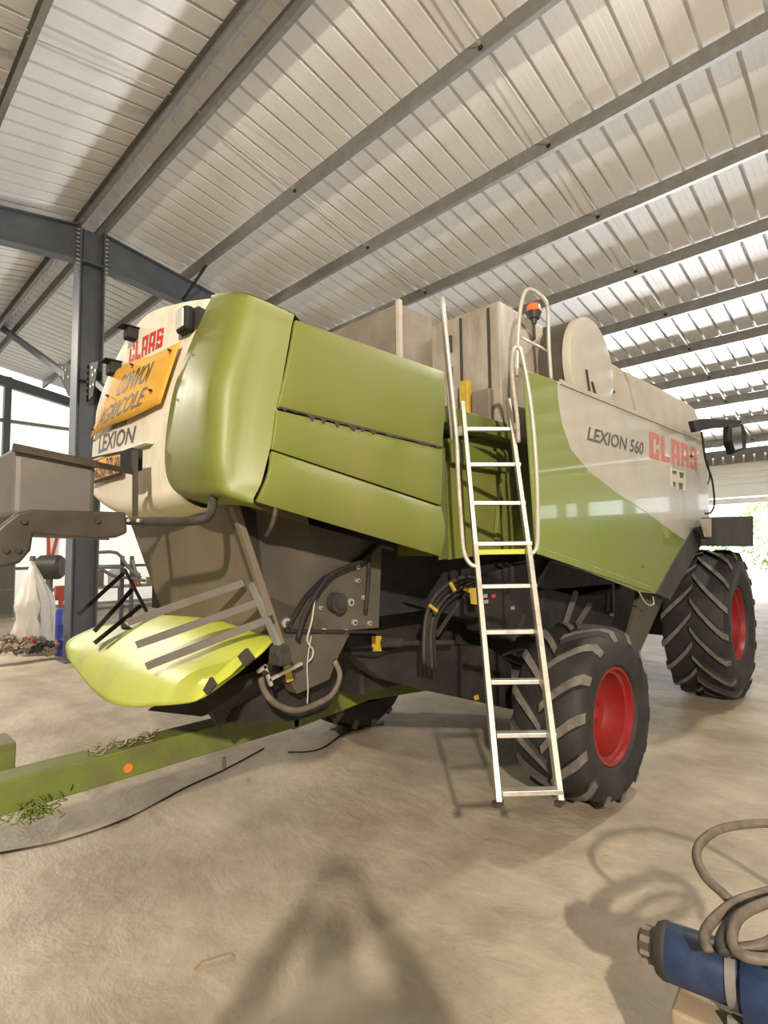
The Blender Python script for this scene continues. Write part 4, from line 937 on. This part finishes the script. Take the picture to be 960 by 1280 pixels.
# ---------------------------------------------------------------- photographer behind the camera, whose shadow falls on the floor
back = Vector((.69, -.72, 0)).normalized(); side = Vector((back.y, -back.x, 0))   # side: to the photographer's right or left
def pp(b_, s_, z): return Vector((0, 0, z + .20)) + back * (b_ - .13 if b_ > .14 else b_) + side * s_
pr = thing('person', pp(.52, 0, 0), 'photographer in dark clothes behind the camera, seen only as the shadow on the foreground floor', 'person')
def skin(name, verts, edges, rad, m_, root=0):
    me = bpy.data.meshes.new(name); me.from_pydata([tuple(v) for v in verts], edges, []); o = bpy.data.objects.new(name, me); C.objects.link(o)
    bmm = bmesh.new(); bmm.from_mesh(me); ly = bmm.verts.layers.skin.verify(); bmm.verts.ensure_lookup_table()
    for v, r_ in zip(bmm.verts, rad): v[ly].radius = (r_, r_)
    bmm.verts[root][ly].use_root = True; bmm.to_mesh(me); bmm.free()
    me.materials.append(m_); o.modifiers.new('k', 'SKIN').use_smooth_shade = True; q_ = o.modifiers.new('s', 'SUBSURF'); q_.levels = q_.render_levels = 2
    o.parent = pr; o.matrix_parent_inverse = Matrix.Translation(-pr.location); return o
V = [pp(.52, 0, .95), pp(.52, 0, 1.15), pp(.50, 0, 1.38), pp(.48, 0, 1.50), pp(.46, 0, 1.60), pp(.45, 0, 1.70)]
Ed = [(0, 1), (1, 2), (2, 3), (3, 4), (4, 5)]; Ra = [.17, .18, .19, .075, .095, .09]
for sg in (-1, 1):
    n0 = len(V)
    V += [pp(.50, .19 * sg, 1.42), pp(.40, .40 * sg, 1.16), pp(.26, .24 * sg, 1.42), pp(.13, .09 * sg, 1.63)]; Ra += [.095, .075, .055, .035]
    Ed += [(2, n0), (n0, n0 + 1), (n0 + 1, n0 + 2), (n0 + 2, n0 + 3)]
    n1 = len(V)
    V += [pp(.53, .10 * sg, .86), pp(.50, .15 * sg, .50), pp(.54, .18 * sg, .10), pp(.40, .20 * sg, .05)]; Ra += [.11, .07, .05, .045]
    Ed += [(0, n1), (n1, n1 + 1), (n1 + 1, n1 + 2), (n1 + 2, n1 + 3)]
skin('body', V, Ed, Ra, M['dark'])
for sg in (-1, 1):
    for i in range(5):
        a_ = pp(.115, .085 * sg, 1.64 + .012 * (i - 2)); b_ = pp(.085, (.09 - .002 * i) * sg, 1.665 + .014 * (i - 2)); c_ = pp(.070, (.055 + .004 * i) * sg, 1.68 + .014 * (i - 2))
        fo = MB().tube([a_, b_, c_], (.010, .008), 8, 3).build('finger', M['cloth'], pr, smooth=True)
MB().bar(pp(.075, -.07, 1.69), pp(.075, .07, 1.69), .010, .075).build('phone', M['ink'], pr, bevel=.004)

pa_ = pp(.45, 0, -.2)
pt_ = thing('wooden_pallet', pa_, 'low wooden pallet under the photographer, just behind the camera', 'pallet')
ang = math.atan2(back.y, back.x); rz_ = Matrix.Translation(pa_) @ Matrix.Rotation(ang, 4, 'Z')
for nm, boxes in (('deck_board', [((-.4, -.5 + i * .2, .165), (.4, -.37 + i * .2, .19)) for i in range(5)]), ('bearer', [((-.4 + i * .35, -.5, .02), (-.3 + i * .35, .43, .163)) for i in range(3)])):
    for a_, b_ in boxes:
        q_ = MB().box(a_, b_); q_.v = [rz_ @ v for v in q_.v]; q_.build(nm, M['khaki'], pt_)
